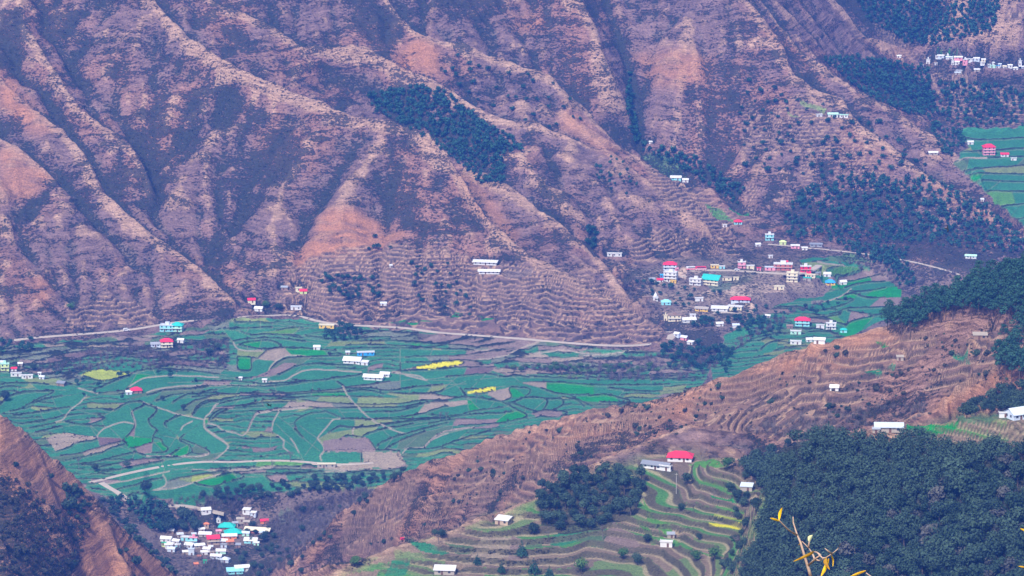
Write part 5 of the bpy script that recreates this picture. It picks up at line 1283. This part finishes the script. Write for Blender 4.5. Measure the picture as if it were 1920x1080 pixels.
def oak_parts(h, w, n, size, nl=7):        # metres
    c, R = lobes(nl, w * .42, h * .48, h * .80, w * .34, .65)
    c.append((0, 0, h * .66)); R.append(w * .40)
    v = clumps(c, R, n, size, .85)
    b = MB(); b.tube([(0,0,-.6),(0,0,h*.25),(.1,0,h*.6)], [h*.035,h*.028,h*.012], 6); limbs(b, c[:4], h * .3, h, h * .016)
    return v, b
def pine_parts(h, w, n, size):
    c = []; R = []
    for i in range(11):
        f = i / 10; a = i * 2.4 + TR.random(); z = h * (.52 + .42 * f); q = w * .5 * (1 - .65 * f) * (.75 + .35 * TR.random())
        c.append((q * math.cos(a), q * math.sin(a), z)); R.append(w * (.24 - .05 * f) * (.85 + .4 * TR.random()))
    c.append((0, 0, h * .93)); R.append(w * .22)
    v = clumps(c, R, n, size, .62, .5)
    b = MB(); b.tube([(0,0,-.8),(0,.05,h*.4),(.1,0,h*.92)], [h*.017,h*.013,h*.004], 6); limbs(b, c[:8], h * .5, h, h * .006)
    return v, b
def cone_parts(h, w, n, size):
    c = []; R = []
    for i in range(9):
        f = i / 8
        for k in range(5 if f < .6 else 3):
            a = k * 1.26 + i; q = w * .42 * (1 - f) ; c.append((q*math.cos(a), q*math.sin(a), h*(.16+.76*f))); R.append(w*(.20*(1-f)+.05))
    v = clumps(c, R, n, size, .6); b = MB(); b.tube([(0,0,-.6),(0,0,h*.95)], [h*.02,h*.004], 6)
    return v, b
def bare_mesh(h, w, lev=3, n=5):
    b = MB()
    def go(p, d, l, r, k):
        q = p + d * l; b.tube([p, p + d * l * .5 + Vector((TR.normal(), TR.normal(), 0)) * l * .05, q], [r, r * .8, r * .55], 4 if k < 2 else 3)
        if k < lev:
            for _ in range(n):
                e = (d + Vector((TR.normal(), TR.normal(), TR.normal() * .4 + .25)) * .62).normalized(); go(q if TR.random() < .6 else p + d * l * .7, e, l * .62, r * .5, k + 1)
    go(Vector((0,0,-.5)), Vector((0,0,1)), h * .38, h * .022, 0)
    return b
PROTO = {}
def proto(kind, nvar, f, mat, bark):
    out = []
    for i in range(nvar):
        v, b = f()
        cm = qmesh('crown', v, mat); tm = b.mesh('trunk', bark) if b else None
        out.append((cm, tm))
    PROTO[kind] = out
proto('oak', 7, lambda: oak_parts(6.6, 5.2 + TR.random(), 760, .38), M_oak, M_bark)
proto('oakgrey', 4, lambda: oak_parts(6.0, 4.8 + TR.random(), 360, .5), M_oak2, M_bark)
proto('oakdeep', 4, lambda: oak_parts(7.0, 5.0 + TR.random(), 760, .38), M_oak3, M_bark)
proto('oaktall', 5, lambda: oak_parts(9, 4.6, 760, .38, 9), M_oak, M_bark)
proto('pine', 6, lambda: pine_parts(15, 7.2 + TR.random(), 700, .42), M_pine, M_pbark)
proto('conifer', 3, lambda: cone_parts(11, 6.5, 700, .42), M_pine, M_bark)
proto('far', 6, lambda: oak_parts(7, 5.5, 170, .62, 5), M_far, M_bark)
proto('farthin', 4, lambda: oak_parts(9, 3.6, 150, .55, 5), M_far, M_bark)
proto('greentree', 4, lambda: oak_parts(7, 6.2, 600, .42), M_green, M_bark)
proto('shrub', 6, lambda: (clumps(*lobes(4, .9, .3, 1.0, .8, .6), 170, .24, .8), None), M_scr, M_bark)
proto('darkshrub', 4, lambda: (clumps(*lobes(4, 1.0, .4, 1.2, .8, .6), 200, .26, .85), None), M_oak, M_bark)
BARE = [bare_mesh(9, 5).mesh('branches', M_dry) for _ in range(4)]
FARV = [clumps(*lobes(4, 2.0, 2.6, 5.0, 1.4, .65), 60, .85, .9) for _ in range(5)]
BUSHV = [clumps(*lobes(3, 1.0, .2, .9, .9, .6), 26, .50, .7) for _ in range(6)]
TUFTV = [clumps([(0, 0, .15)], [.7], 7, .50, .6) for _ in range(6)]
TWIGV = []
for _ in range(5):
    n_ = 90; a_ = TR.random(n_) * 6.28; e_ = .5 + TR.random(n_) * .9; l_ = 1.2 + 2.2 * TR.random(n_)
    d_ = np.stack([np.cos(a_) * np.cos(e_), np.sin(a_) * np.cos(e_), np.sin(e_)], 1); p0 = TR.normal(size=(n_, 3)) * [.5, .5, .1]
    s_ = np.stack([-np.sin(a_), np.cos(a_), 0 * a_], 1) * .045
    TWIGV.append(np.stack([p0 - s_, p0 + s_, p0 + d_ * l_[:, None] + s_ * .5, p0 + d_ * l_[:, None] - s_ * .5], 1).reshape(-1, 3))
def put(kind, name, p, s, label, cat, group, rz=None, parts=True, sz=1.0):
    cm, tm = PROTO[kind][int(TR.integers(len(PROTO[kind])))]
    rz = TR.random() * 6.28 if rz is None else rz
    if not parts or tm is None:
        o = bpy.data.objects.new(name, cm); C.objects.link(o); o.location = p; o.scale = (s, s, s * sz); o.rotation_euler = (0, 0, rz); tagp(o, label, cat, group); return o
    r = bpy.data.objects.new(name, tm); C.objects.link(r); r.location = p; r.scale = (s, s, s * sz); r.rotation_euler = (0, 0, rz); tagp(r, label, cat, group)
    c = bpy.data.objects.new('crown', cm); C.objects.link(c); c.parent = r
    return r
def scatter(poly, n, dx, dy, sd, exclude=(), cond=None):
    r = random.Random(sd); xs = [p[0] for p in poly]; ys = [p[1] for p in poly]; out = []; tries = 0
    cell = {}
    while len(out) < n and tries < n * 30:
        tries += 1; x = r.uniform(min(xs), max(xs)); y = r.uniform(min(ys), max(ys))
        if not inpoly(np.array(x), np.array(y), poly): continue
        k = (int(x / dx), int(y / dy)); bad_ = False
        for a in (-1, 0, 1):
            for b in (-1, 0, 1):
                for (u, v) in cell.get((k[0] + a, k[1] + b), ()):
                    if ((u - x) / dx) ** 2 + ((v - y) / dy) ** 2 < 1: bad_ = True
        if bad_ or (cond and not cond(x, y)): continue
        cell.setdefault(k, []).append((x, y)); out.append((x, y))
    return [hit(x, y) for x, y in out]
def joined(name, vs, P, smin, smax, mat, label, sd, zoff=0, zs=1.0):
    r = np.random.default_rng(sd); allv = []
    for p in P:
        v = vs[int(r.integers(len(vs)))]; s = smin + (smax - smin) * r.random() ** 1.5; a = r.random() * 6.28; c, q = math.cos(a), math.sin(a)
        w_ = v * [s, s, s * zs]; allv.append(np.stack([w_[:, 0] * c - w_[:, 1] * q + p[0], w_[:, 0] * q + w_[:, 1] * c + p[1], w_[:, 2] + p[2] + zoff], 1))
    o = bpy.data.objects.new(name, qmesh(name, np.concatenate(allv), mat)); C.objects.link(o); tagp(o, label, kind='stuff'); return o
HX = {}
def clear_of_houses(x, y): 
    return all(not (abs(x - a) < w * .75 + 2 and -14 * w / 20 - 3 < y - b < 5) for a, b, w in HPOS)
HPOS = [(float(l.split(',')[0]), float(l.split(',')[1]), float(l.split(',')[2])) for l in HOUSES.strip().split('\n')]
def PV(me):
    a = np.empty(len(me.vertices) * 3, np.float32); me.vertices.foreach_get('co', a); return a.reshape(-1, 4, 3)[::2].reshape(-1, 3)
# dark forest on the knoll
T_FOR = [(1478,835),(1560,822),(1640,836),(1700,830),(1760,842),(1920,852),(1960,860),(1960,1130),(1385,1130),(1440,1020),(1462,960),(1440,925),(1405,905),(1395,880),(1440,890),(1500,860)]
P = scatter(T_FOR, 760, 18, 9.5, 1, cond=clear_of_houses)
P.sort(key=lambda p: p.y)
for i, p in enumerate(P[:300]): put(['oak', 'oaktall', 'oakgrey', 'oakdeep'][int(np.searchsorted([.45, .58, .75], TR.random()))], 'forest_tree', p, .70 + .95 * TR.random() ** 1.5, 'dark green rounded tree packed in the forest below the knoll houses', 'tree', 'trees of the dark knoll forest')
P += scatter([(1402,885),(1470,870),(1480,1000),(1470,1100),(1385,1100),(1430,1000),(1442,950),(1425,915)], 120, 9, 7, 101, cond=clear_of_houses)
if len(P) > 300: joined('dense_woodland', [PV(PROTO['oak'][k][0]) for k in range(3)], P[300:], .85, 1.35, M_oak, 'dark trees massed along the top of the knoll forest', 5)
for p in scatter([(1010,925),(1075,893),(1160,885),(1210,905),(1190,965),(1120,990),(1060,1000),(1015,985)], 62, 15, 9, 2): put('oaktall' if TR.random() < .5 else 'oak', 'grove_tree', p, .75 + .45 * TR.random(), 'dark green tree in the grove left of the slate roofed house', 'tree', 'trees of the grove on the near crest')
for x, y, s in [(1001,1078,1),(978,1045,1.0),(895,1060,.7),(1030,1085,.8),(940,1075,.7)]: 
    put('conifer', 'conifer_tree', hit(x, y), s * .8, 'dark conical conifer on the near terraces at the bottom', 'tree', 'conifers on the near terraces')
P = scatter([(1660,612),(1700,606),(1760,578),(1830,545),(1900,520),(1960,510),(1960,600),(1920,612),(1870,606),(1800,600),(1740,615),(1700,640),(1668,628)], 120, 13, 7, 3)
for p in P: put('pine', 'pine_tree', p, .72 + .35 * TR.random(), 'tall pine with rounded crown on the brown ridge at right', 'tree', 'pines along the brown ridge')
P = scatter([(1868,690),(1895,685),(1960,690),(1960,740),(1910,735),(1875,715)], 22, 11, 8, 4)
for p in P: put('pine', 'pine_tree', p, .75 + .3 * TR.random(), 'pine with bare trunk in the clump below the stone roofed shed', 'tree', 'pines of the lower clump')
P = scatter([(1880,640),(1960,610),(1960,680),(1890,680)], 16, 12, 8, 5)
for p in P: put('pine', 'pine_tree', p, .6 + .3 * TR.random(), 'pine between the ridge pines and the lower clump at the right edge', 'tree', 'pines at the right edge')
P = scatter([(1800,790),(1830,760),(1900,735),(1960,730),(1960,780),(1900,778),(1850,776)], 40, 12, 7, 6)
for p in P: put('oak', 'slope_tree', p, .7 + .4 * TR.random(), 'dark green tree on the slope behind the pale gabled knoll house', 'tree', 'trees behind the knoll houses')
# single trees of the near ground
for x, y, s, k, lab in [(1090,1075,1.0,'greentree','bright green round tree at the bottom edge left of centre'),(1305,1052,.8,'greentree','green tree on the lowest terraces right of the white box house'),(1340,1050,.9,'greentree','larger green tree on the lowest terraces beside another green tree'),(1364,880,.9,'greentree','green bushy tree right of the large red hip roofed house'),
  (1448,855,1.0,'oak','round dark tree standing at the top corner of the knoll forest'),(1418,878,1.25,'oaktall','tall dark tree at the left corner of the knoll forest'),(1476,838,.7,'oak','round tree at the forest top left of the long stone house'),(1417,964,1.0,'oaktall','slim dark tree on the green strips left of the forest'),(1383,942,.8,'oaktall','slim dark tree below the pale tin roofed hut'),(1378,935,.6,'oaktall','small slim tree touching the slim tree below the tin roofed hut'),
  (829,1010,.75,'oak','dark round tree on the crest right of the red car'),(815,1006,.55,'oak','smaller dark tree on the crest right of the red car'),(665,1062,.75,'greentree','lone green tree on the pale crest at the bottom'),(1000,1002,.9,'oak','dark tree left of the grove above the mud walled hut'),(684,938,.8,'oak','dark round tree on the lower brown spur'),(272,925,1.3,'oak','large dark round tree standing alone in the lower fields'),
  (178,885,.9,'oak','dark tree at the hill edge beside the lower track'),(238,878,.8,'oak','dark tree on the terraces above the lower track'),(344,770,.8,'oak','dark round tree beside the brown plot in the left fields'),(305,752,.6,'oak','small dark tree in the left fields right of the red hip roofed hut'),(9,752,1.2,'oak','dark tree at the left edge of the fields'),(62,695,.9,'oak','dark tree among the left edge houses'),
  (393,668,.9,'oak','dark round tree on the terraces above the field path'),(410,656,.9,'oak','dark round tree just above another on the upper left terraces'),(400,648,.6,'oak','small dark tree at the top of a group of three on the upper left terraces'),(522,583,1.0,'oak','dark tree beside the valley road near the white gabled house'),(1288,910,.9,'oak','dark tree in front of the large red hip roofed house'),(500,578,.9,'greentree','yellowish green tree between the white gabled house and the dark roadside tree'),
  (133,582,.9,'greentree','bright green round tree alone above the dry left terraces'),(1278,958,.6,'oak','small dark tree in the middle of the near terraces'),(1310,1012,.5,'oak','small dark tree right of the white box house'),(1214,1018,.7,'oak','dark tree at the tip of the brown terrace plot'),(1195,1060,.9,'oak','dark tree on rough ground below the brown terrace plot'),(1168,1050,.8,'greentree','green bush tree on the rough ground at the bottom')]:
    put(k, 'tree', hit(x, y), s, lab, 'tree', None)
for x, y, s, lab in [(1316,862,1.1,'tall bare tree right of the large red hip roofed house'),(1400,852,1.1,'tall bare tree above the left corner of the forest'),(1130,1012,1.1,'bare tree between the green and brown terrace plots'),(1028,1015,.8,'bare tree on the terraces right of the mud walled hut'),(148,878,1.2,'bare tree on the hill edge above the lower track'),(545,866,1.3,'bare tree beside the lower farm track'),
  (893,755,1.2,'bare tree standing in the fields below the yellow plot'),(825,788,1.1,'bare tree on the dark bank in the central fields'),(837,788,1.0,'thin bare tree on the central dark bank'),(510,880,1.0,'bare tree on the lower track bank'),(1380,1030,1.0,'grey bare tree left of the forest on the lower terraces'),(740,890,.8,'bare tree at the brown plots by the spur'),
  (822,1020,.7,'bare bush tree on the crest left of the dark trees'),(1300,960,.8,'grey bare tree among the green terrace strips'),(1672,800,.8,'bare tree rising behind the long stone house'),(1340,940,.7,'bare tree on the terraces below the forest corner')]:
    o = bpy.data.objects.new('bare_tree', BARE[int(TR.integers(4))]); C.objects.link(o); o.location = hit(x, y); o.scale = (s,) * 3; o.rotation_euler = (0, 0, TR.random() * 6); tagp(o, lab, 'bare tree')
def far_set(poly, n, dx, dy, sd, smin, smax, label, group, kind='far', name='hillside_tree'):
    for p in scatter(poly, n, dx, dy, sd, cond=clear_of_houses):
        put(kind, name, p, smin + (smax - smin) * TR.random() ** 1.4, label, 'tree', group, parts=(kind in ('oak',)))
far_set([(840,100),(900,110),(1040,150),(1100,230),(1060,250),(960,225),(880,190),(830,150)], 34, 14, 12, 11, .5, .85, 'small dark tree dotted on the bare purple spur', 'trees dotted on the bare spur')
far_set([(1115,320),(1150,300),(1190,320),(1195,370),(1160,380),(1120,345)], 22, 7, 7, 12, .6, 1.0, 'tree in the small stand on the middle spur', 'stand of trees on the middle spur', 'farthin')
far_set([(1390,150),(1500,180),(1660,240),(1760,330),(1700,350),(1560,340),(1400,330),(1385,250)], 96, 14, 10, 13, .45, 1.0, 'dark tree scattered on the terraced slope around the mint building', 'trees on the terraced slope')
far_set([(1100,430),(1120,440),(1115,470),(1098,470)], 8, 5, 6, 14, .8, 1.1, 'tree in the clump beside the end of the brown spur', 'clump beside the brown spur')
far_set([(1240,655),(1300,640),(1380,660),(1370,700),(1250,695)], 42, 9, 6, 15, .7, 1.2, 'tree in the wood at the tip of the valley road spur', 'wood at the spur tip')
far_set([(960,690),(1240,690),(1240,702),(960,702)], 30, 9, 4, 16, .5, .8, 'yellowish green tree in the row below the valley road', 'tree row below the valley road', 'greentree', 'row_tree')
far_set([(600,515),(700,525),(730,560),(640,560),(600,545)], 30, 8, 5, 17, .5, .8, 'dark tree in the belt across the dry lower slope', 'tree belt on the dry slope', name='terrace_tree')
far_set([(760,500),(830,480),(900,590),(860,600),(780,570)], 26, 10, 7, 18, .45, .8, 'dark tree among the dry terraces below the school rows', 'trees below the school rows', name='terrace_tree')
far_set([(600,612),(650,612),(700,635),(660,645),(610,640)], 22, 8, 5, 19, .6, 1.0, 'dark tree behind the yellow roadside house', 'trees behind the yellow house')
far_set([(1190,530),(1420,560),(1460,590),(1600,560),(1560,580),(1440,640),(1260,600)], 70, 12, 6, 20, .4, .9, 'dark tree between the houses of the hill town', 'trees of the hill town', name='town_tree')
far_set([(1290,600),(1440,600),(1440,616),(1300,616)], 26, 8, 4, 21, .5, .9, 'tree in the dark band below the school track', 'trees below the school track', name='town_tree')
far_set([(700,445),(760,470),(690,470)], 5, 8, 5, 22, .5, .9, 'small dark tree above the dry terraces left of the school rows', 'trees above the dry terraces')
far_set([(300,975),(340,965),(375,985),(370,1000),(310,1000)], 12, 12, 7, 23, 1.0, 1.6, 'broad dark tree crowding the left side of the riverside village', 'broad trees at the village', 'oak', 'village_tree')
far_set([(370,930),(600,900),(760,888),(740,905),(600,928),(420,948)], 60, 11, 5, 24, .55, 1.0, 'dark tree in the row between the fields and the river', 'river bank trees', 'oak', 'riverbank_tree')
far_set([(455,985),(520,1000),(560,1060),(480,1090),(440,1040)], 26, 11, 8, 25, .6, 1.0, 'dark tree on the slope right of the riverside village', 'trees right of the village', 'oak', 'village_tree')
far_set([(560,965),(700,940),(640,1000),(600,1060),(560,1080)], 14, 14, 9, 26, .5, .8, 'dark bushy tree low on the brown spur', 'trees low on the spur', 'oak', 'spur_tree')
far_set([(1362,905),(1400,898),(1402,1080),(1352,1080),(1380,1000)], 20, 12, 9, 29, .45, .95, 'dark tree standing loose on the terraces along the left forest edge', 'loose trees at the forest edge', 'oak', 'edge_tree')
far_set([(0,635),(60,640),(60,665),(0,668)], 10, 9, 5, 27, .6, 1.0, 'dark tree above the left edge houses', 'trees above the left edge houses')
far_set([(430,700),(100,690),(120,735),(200,760)], 14, 12, 5, 28, .5, .8, 'dark tree among the bare trees by the slate barn', 'trees by the slate barn')
# woods beyond counting, far off
far = []
for poly, n, dx, dy, sd in [([(690,178),(760,165),(830,172),(870,205),(920,243),(970,262),(985,285),(940,300),(945,348),(905,348),(850,300),(790,258),(740,230),(700,215)], 330, 6.5, 4, 31),
   ([(1500,360),(1600,330),(1760,340),(1860,400),(1930,460),(1900,480),(1700,460),(1560,455),(1480,450),(1470,410)], 420, 9, 4.5, 32), ([(1540,112),(1600,110),(1740,130),(1750,230),(1660,200),(1600,165)], 260, 8, 4.5, 33),
   ([(1600,0),(1880,-5),(1860,60),(1740,90),(1690,80),(1630,40)], 300, 9, 4.5, 34), ([(1740,150),(1990,180),(1990,240),(1800,240),(1720,200)], 170, 11, 6, 35), ([(1180,140),(1186,200),(1200,270),(1188,270),(1174,200)], 40, 5, 5, 36), ([(1560,455),(1700,470),(1690,505),(1640,495)], 60, 8, 5, 37), ([(1200,270),(1300,300),(1400,360),(1380,390),(1300,330),(1200,290)], 60, 9, 5, 38), ([(1640,480),(1700,500),(1720,540),(1690,540)], 30, 9, 6, 39), ([(1745,235),(1795,248),(1815,268),(1795,285),(1780,300),(1760,290)], 40, 7, 5, 40), ([(190,935),(300,940),(330,975),(300,1010),(240,960)], 40, 9, 6, 41)]:
    far += scatter(poly, n, dx, dy, sd, cond=clear_of_houses)
joined('distant_woodland', FARV, far, .65, 1.3, M_far, 'far-off dark woods on the blue slopes', 41)
# shrubs one can tell apart on the near hills
def shr(poly, n, dx, dy, sd, kind, s0, s1, label, group, name='shrub'):
    for p in scatter(poly, n, dx, dy, sd, cond=clear_of_houses): put(kind, name, p, s0 + (s1 - s0) * TR.random() ** 2, label, 'shrub', group, parts=False)
KS = [(0,885),(40,900),(80,935),(130,985),(165,965),(165,1010),(140,1080),(0,1080)]
shr(KS, 120, 11, 8, 51, 'shrub', 1.0, 2.6, 'grey brown shrub on the scrubby flank of the near left hill', 'shrubs on the near left hill')
shr([(120,912),(150,915),(172,960),(135,975),(118,950)], 22, 8, 6, 52, 'darkshrub', 1.6, 2.8, 'dark shrub in the thicket near the crest of the left hill', 'dark crest thicket on the left hill')
for x, y, s, lab in [(252,1060,4,'large dark round shrub low on the orange hill'),(224,1037,2.6,'dark shrub above the large round one on the orange hill'),(236,1036,2.0,'small shrub touching the dark shrub on the orange hill'),(95,898,2.2,'flattened shrub on the orange slope near the top'),(30,873,2.2,'dark shrub below the left hill crest near the edge'),(140,1062,2.8,'bright dark green shrub at the bottom of the scrubby flank')]:
    put('darkshrub', 'shrub', hit(x, y), s * .8, lab, 'shrub', None, parts=False)
shr([(185,930),(210,945),(260,1000),(320,1065),(330,1078),(300,1062),(235,995)], 60, 9, 7, 53, 'darkshrub', 1.3, 2.6, 'dark shrub behind the crest of the left hill', 'shrubs behind the left hill crest')
P = [p for p in scatter([(640,965),(900,840),(1130,775),(1240,755),(1380,712),(1680,615),(1890,640),(1890,720),(1740,740),(1600,800),(1290,800),(1093,875),(1000,925),(840,985),(700,1030),(620,1060)], 240, 10, 6, 54, cond=lambda x, y: clear_of_houses(x, y) and float(fbm(np.array(x / 60.), np.array(y / 30.), 3, 5)) > .52)]
for p in P: put('shrub' if TR.random() < .6 else 'darkshrub', 'hill_shrub', p, .5 + 1.5 * TR.random() ** 3, 'low shrub dotted on the dry brown spur', 'shrub', 'shrubs on the brown spur', parts=False)
# scrub nobody could count: tufts over the mountains, along banks, in the gorge
jj_ = np.arange(0, NY - 1); rS = np.random.default_rng(77)
def ground_points(n, lo, hi, wfun, sd):
    r = np.random.default_rng(sd); a, b = np.searchsorted(yg, [lo, hi]); out = []
    j = r.integers(a, b, n * 6); i = r.integers(24, NU - 24, n * 6)
    ok = r.random(n * 6) < wfun(j, i); j = j[ok][:n]; i = i[ok][:n]
    return np.stack([Xg[j, i], Yg[j, i], Z[j, i]], 1)
joined('mountain_scrub', TUFTV, ground_points(13000, 3230, 4250, lambda j, i: np.clip(scr[j, i] - .15, 0, 1) ** 1.5 * (inf[j, i] < .1) * (1 - .8 * tw[j, i]), 61), .6, 1.9, M_scr, 'low scrub speckling the far mountain slopes', 62, zs=.8)
joined('hill_scrub', BUSHV, ground_points(5200, 1950, 2700, lambda j, i: np.clip(scr[j, i] - .15, 0, 1) ** 1.5 * (1 - .6 * tw[j, i]), 63), .45, 1.2, M_scr, 'low scrub on the near dry hills', 64)
joined('bank_scrub', BUSHV, ground_points(3800, 2760, 3420, lambda j, i: bank[j, i] * .9, 65), .35, .95, M_scr, 'rough grass and bushes along the field banks', 66, zs=.8)
joined('dry_grass', TUFTV, ground_points(9000, 1950, 2700, lambda j, i: np.clip(.7 - scr[j, i], 0, 1) * (1 - mb[j, i]), 91), .25, .75, M_straw, 'tufts of dry grass on the near hills', 92, zs=.7)
rb = []
for poly, n, dx, dy, sd in [([(500,985),(560,950),(690,915),(700,930),(640,960),(600,1010),(540,1060),(500,1080),(530,1020)], 260, 7, 4, 71), ([(250,690),(60,700),(200,650),(430,640),(430,690)], 150, 10, 5, 72), ([(240,945),(440,925),(500,945),(440,962),(300,972)], 60, 10, 5, 73), ([(330,1020),(420,1060),(470,1080),(340,1080)], 50, 9, 6, 74),
   ([(1290,690),(1380,640),(1440,600),(1560,560),(1500,590),(1400,640),(1340,690)], 110, 9, 5, 75), ([(1150,500),(1220,530),(1240,600),(1180,560)], 60, 9, 6, 76), ([(1560,490),(1800,515),(1690,545),(1640,510)], 80, 11, 5, 77), ([(1400,810),(1600,770),(1740,760),(1720,790),(1500,825)], 80, 14, 6, 78), ([(940,690),(1330,660),(1330,715),(1100,715)], 130, 12, 4, 79)]:
    rb += scatter(poly, n, dx, dy, sd, cond=clear_of_houses)
joined('leafless_thicket', TWIGV, rb, .8, 1.7, M_dry, 'grey leafless bushes along the river and terraces', 80)
# ------------------------------------------------------------------ young tree close to the camera, tip rising into view
def near_pt(x, y, d=34.0):
    u, t = ray(x, y); return Vector((float(u * d), d, float(CZ - t * d)))
cz_ = lambda x, y, d=34.0: near_pt(1400 + x / 6.75, 920 + y / 6.75, d)
M_twig = simple_mat('twig_bark', (.42,.30,.24), .8, .25, 20)
def leafm(n, a, b): return leaf_mat(n, a, b, 18)
M_ly = leafm('yellow_leaf', (.42,.22,.02), (.80,.52,.03)); M_lb = leafm('brown_leaf', (.16,.07,.02), (.62,.36,.03)); M_lp = leafm('pale_leaf', (.62,.62,.30), (.75,.74,.42))
LS = .45
root = bpy.data.objects.new('young_tree', None); C.objects.link(root)
base = cz_(810, 1090); gx0, gy0 = base.x + .3, base.y - .5; gz0 = ground(gx0, gy0) if gy0 > 3 else 760
root.location = (gx0, gy0, gz0); tagp(root, 'slender young tree tip with yellow leaves rising in front at the bottom', 'tree')
def R0(v): return v - Vector((gx0, gy0, gz0))
b = MB(); b.tube([(0, 0, -.3), (.25, .1, (base.z - gz0) * .4), (.1, .3, (base.z - gz0) * .8), R0(base)], [.08, .05, .028, .015], 8); b.build('trunk', M_twig, root, True)
TW = [[(810,1090,34),(790,1010,34),(770,950,34),(730,820,34),(680,650,34),(640,560,34.05),(590,400,34.1),(587,330,34.1)], [(640,565,34.05),(520,490,33.9),(420,385,33.8),(402,365,33.8)],
      [(778,945,34),(850,880,33.9),(930,820,33.8),(955,850,33.8),(1000,850,33.8),(1080,800,33.7),(1150,740,33.7),(1185,680,33.7)], [(1080,800,33.7),(1030,765,33.6),(990,730,33.6)], [(860,860,33.9),(830,790,34.1),(780,720,34.1),(700,640,34.1)], [(780,720,34.1),(790,660,34.1),(790,640,34.1)], [(930,815,33.8),(890,780,33.9),(840,770,33.9)], [(870,875,33.9),(920,885,33.9),(1000,850,33.8)]]
for k, T in enumerate(TW):
    r0_ = (.015 if k == 0 else .009); n = len(T); bb = MB(); bb.tube([R0(cz_(*t)) for t in T], [r0_ * (1 - .7 * i / (n - 1)) for i in range(n)], 7); bb.build('branch', M_twig, root, True)
def leaf(a, b_, wd, mat, curl=.25, side=None):
    """a curved leaf blade from stalk a to tip b"""
    a = R0(cz_(*a)); b_ = R0(cz_(*b_)); ax = b_ - a; L_ = ax.length; ax.normalize()
    s = ax.cross(Vector((0, 1, .1))).normalized(); n = s.cross(ax); vs = []; fs = []; K = 8
    for i in range(K + 1):
        f = i / K; w_ = wd * LS * L_ * math.sin(math.pi * min(1, f * .93 + .05)) ** .8; c = a + ax * L_ * f + (s * .5 + n) * curl * L_ * math.sin(math.pi * f) * .6
        for q in (-1, -.5, 0, .5, 1): vs.append(c + s * w_ * q + n * abs(q) * w_ * .35)
    for i in range(K):
        for q in range(4): fs.append((5*i+q, 5*i+q+1, 5*i+q+6, 5*i+q+5))
    m_ = MB(); m_.add(vs, fs); m_.add([v - n * .004 for v in vs], [f[::-1] for f in fs]); m_.build('leaf', mat, root, True)
leaf((410,375,33.8), (450,215,33.8), .24, M_ly, .15); leaf((415,385,33.8), (295,345,33.75), .20, M_ly, -.1); leaf((790,650,34.1), (830,565,34.2), .42, M_lp, .1); leaf((700,640,34.1), (655,690,34.1), .3, M_lb, .1)
leaf((850,768,33.9), (590,895,33.7), .11, M_lb, -.35); leaf((1070,815,33.7), (1090,960,33.7), .16, M_ly, .3); leaf((1040,860,33.75), (940,1085,33.7), .20, M_ly, .2); leaf((1010,850,33.75), (1050,1000,33.6), .22, M_lb, -.3)
for q, (x, y, tx, ty) in enumerate([(1640,1130,1300,1090), (3620,560,3440,480), (3600,1000,3360,940)]):
    bb = MB(); bb.tube([(0.1, .3, (base.z - gz0) * .8), R0(cz_(x, max(y + 120, 1150), 34.2)), R0(cz_(x + 40, y + 30, 34)), R0(cz_(x - (130 if q == 0 else 60), y - (90 if q == 0 else 20), 34))], [.014, .009, .006, .004], 6)
    bb.build('branch', M_twig, root, True)
leaf((1510,1010,34), (1310,1085,34), .16, M_ly, .15); leaf((3560,520,34), (3462,478,34), .25, M_ly, .1); leaf((3540,975,34), (3440,955,34), .22, M_ly, -.1)
# ------------------------------------------------------------------ haze
me = bpy.data.meshes.new('haze'); bm = bmesh.new(); bmesh.ops.create_cube(bm, size=1)
hx = float(np.abs(Xg).max()) + 50
zlo, zhi = float(Z.min()) - 1.0, 815.0
for v in bm.verts: v.co = Vector((v.co.x * 2 * hx, -60 + (v.co.y + .5) * 6700, zlo + (v.co.z + .5) * (zhi - zlo)))
bm.to_mesh(me); bm.free()
hz = bpy.data.objects.new('haze', me); C.objects.link(hz); tagp(hz, 'bluish haze filling the valley air', 'haze', kind='stuff')
hm = bpy.data.materials.new('haze'); hm.use_nodes = True
nt = hm.node_tree; nt.nodes.remove(nt.nodes['Principled BSDF'])
pv = nt.nodes.new('ShaderNodeVolumePrincipled'); pv.inputs['Color'].default_value = (*HAZE_COLOR, 1); pv.inputs['Density'].default_value = HAZE_DENSITY
pv.inputs['Anisotropy'].default_value = 0.0
nt.links.new(pv.outputs[0], nt.nodes['Material Output'].inputs['Volume'])
me.materials.append(hm)
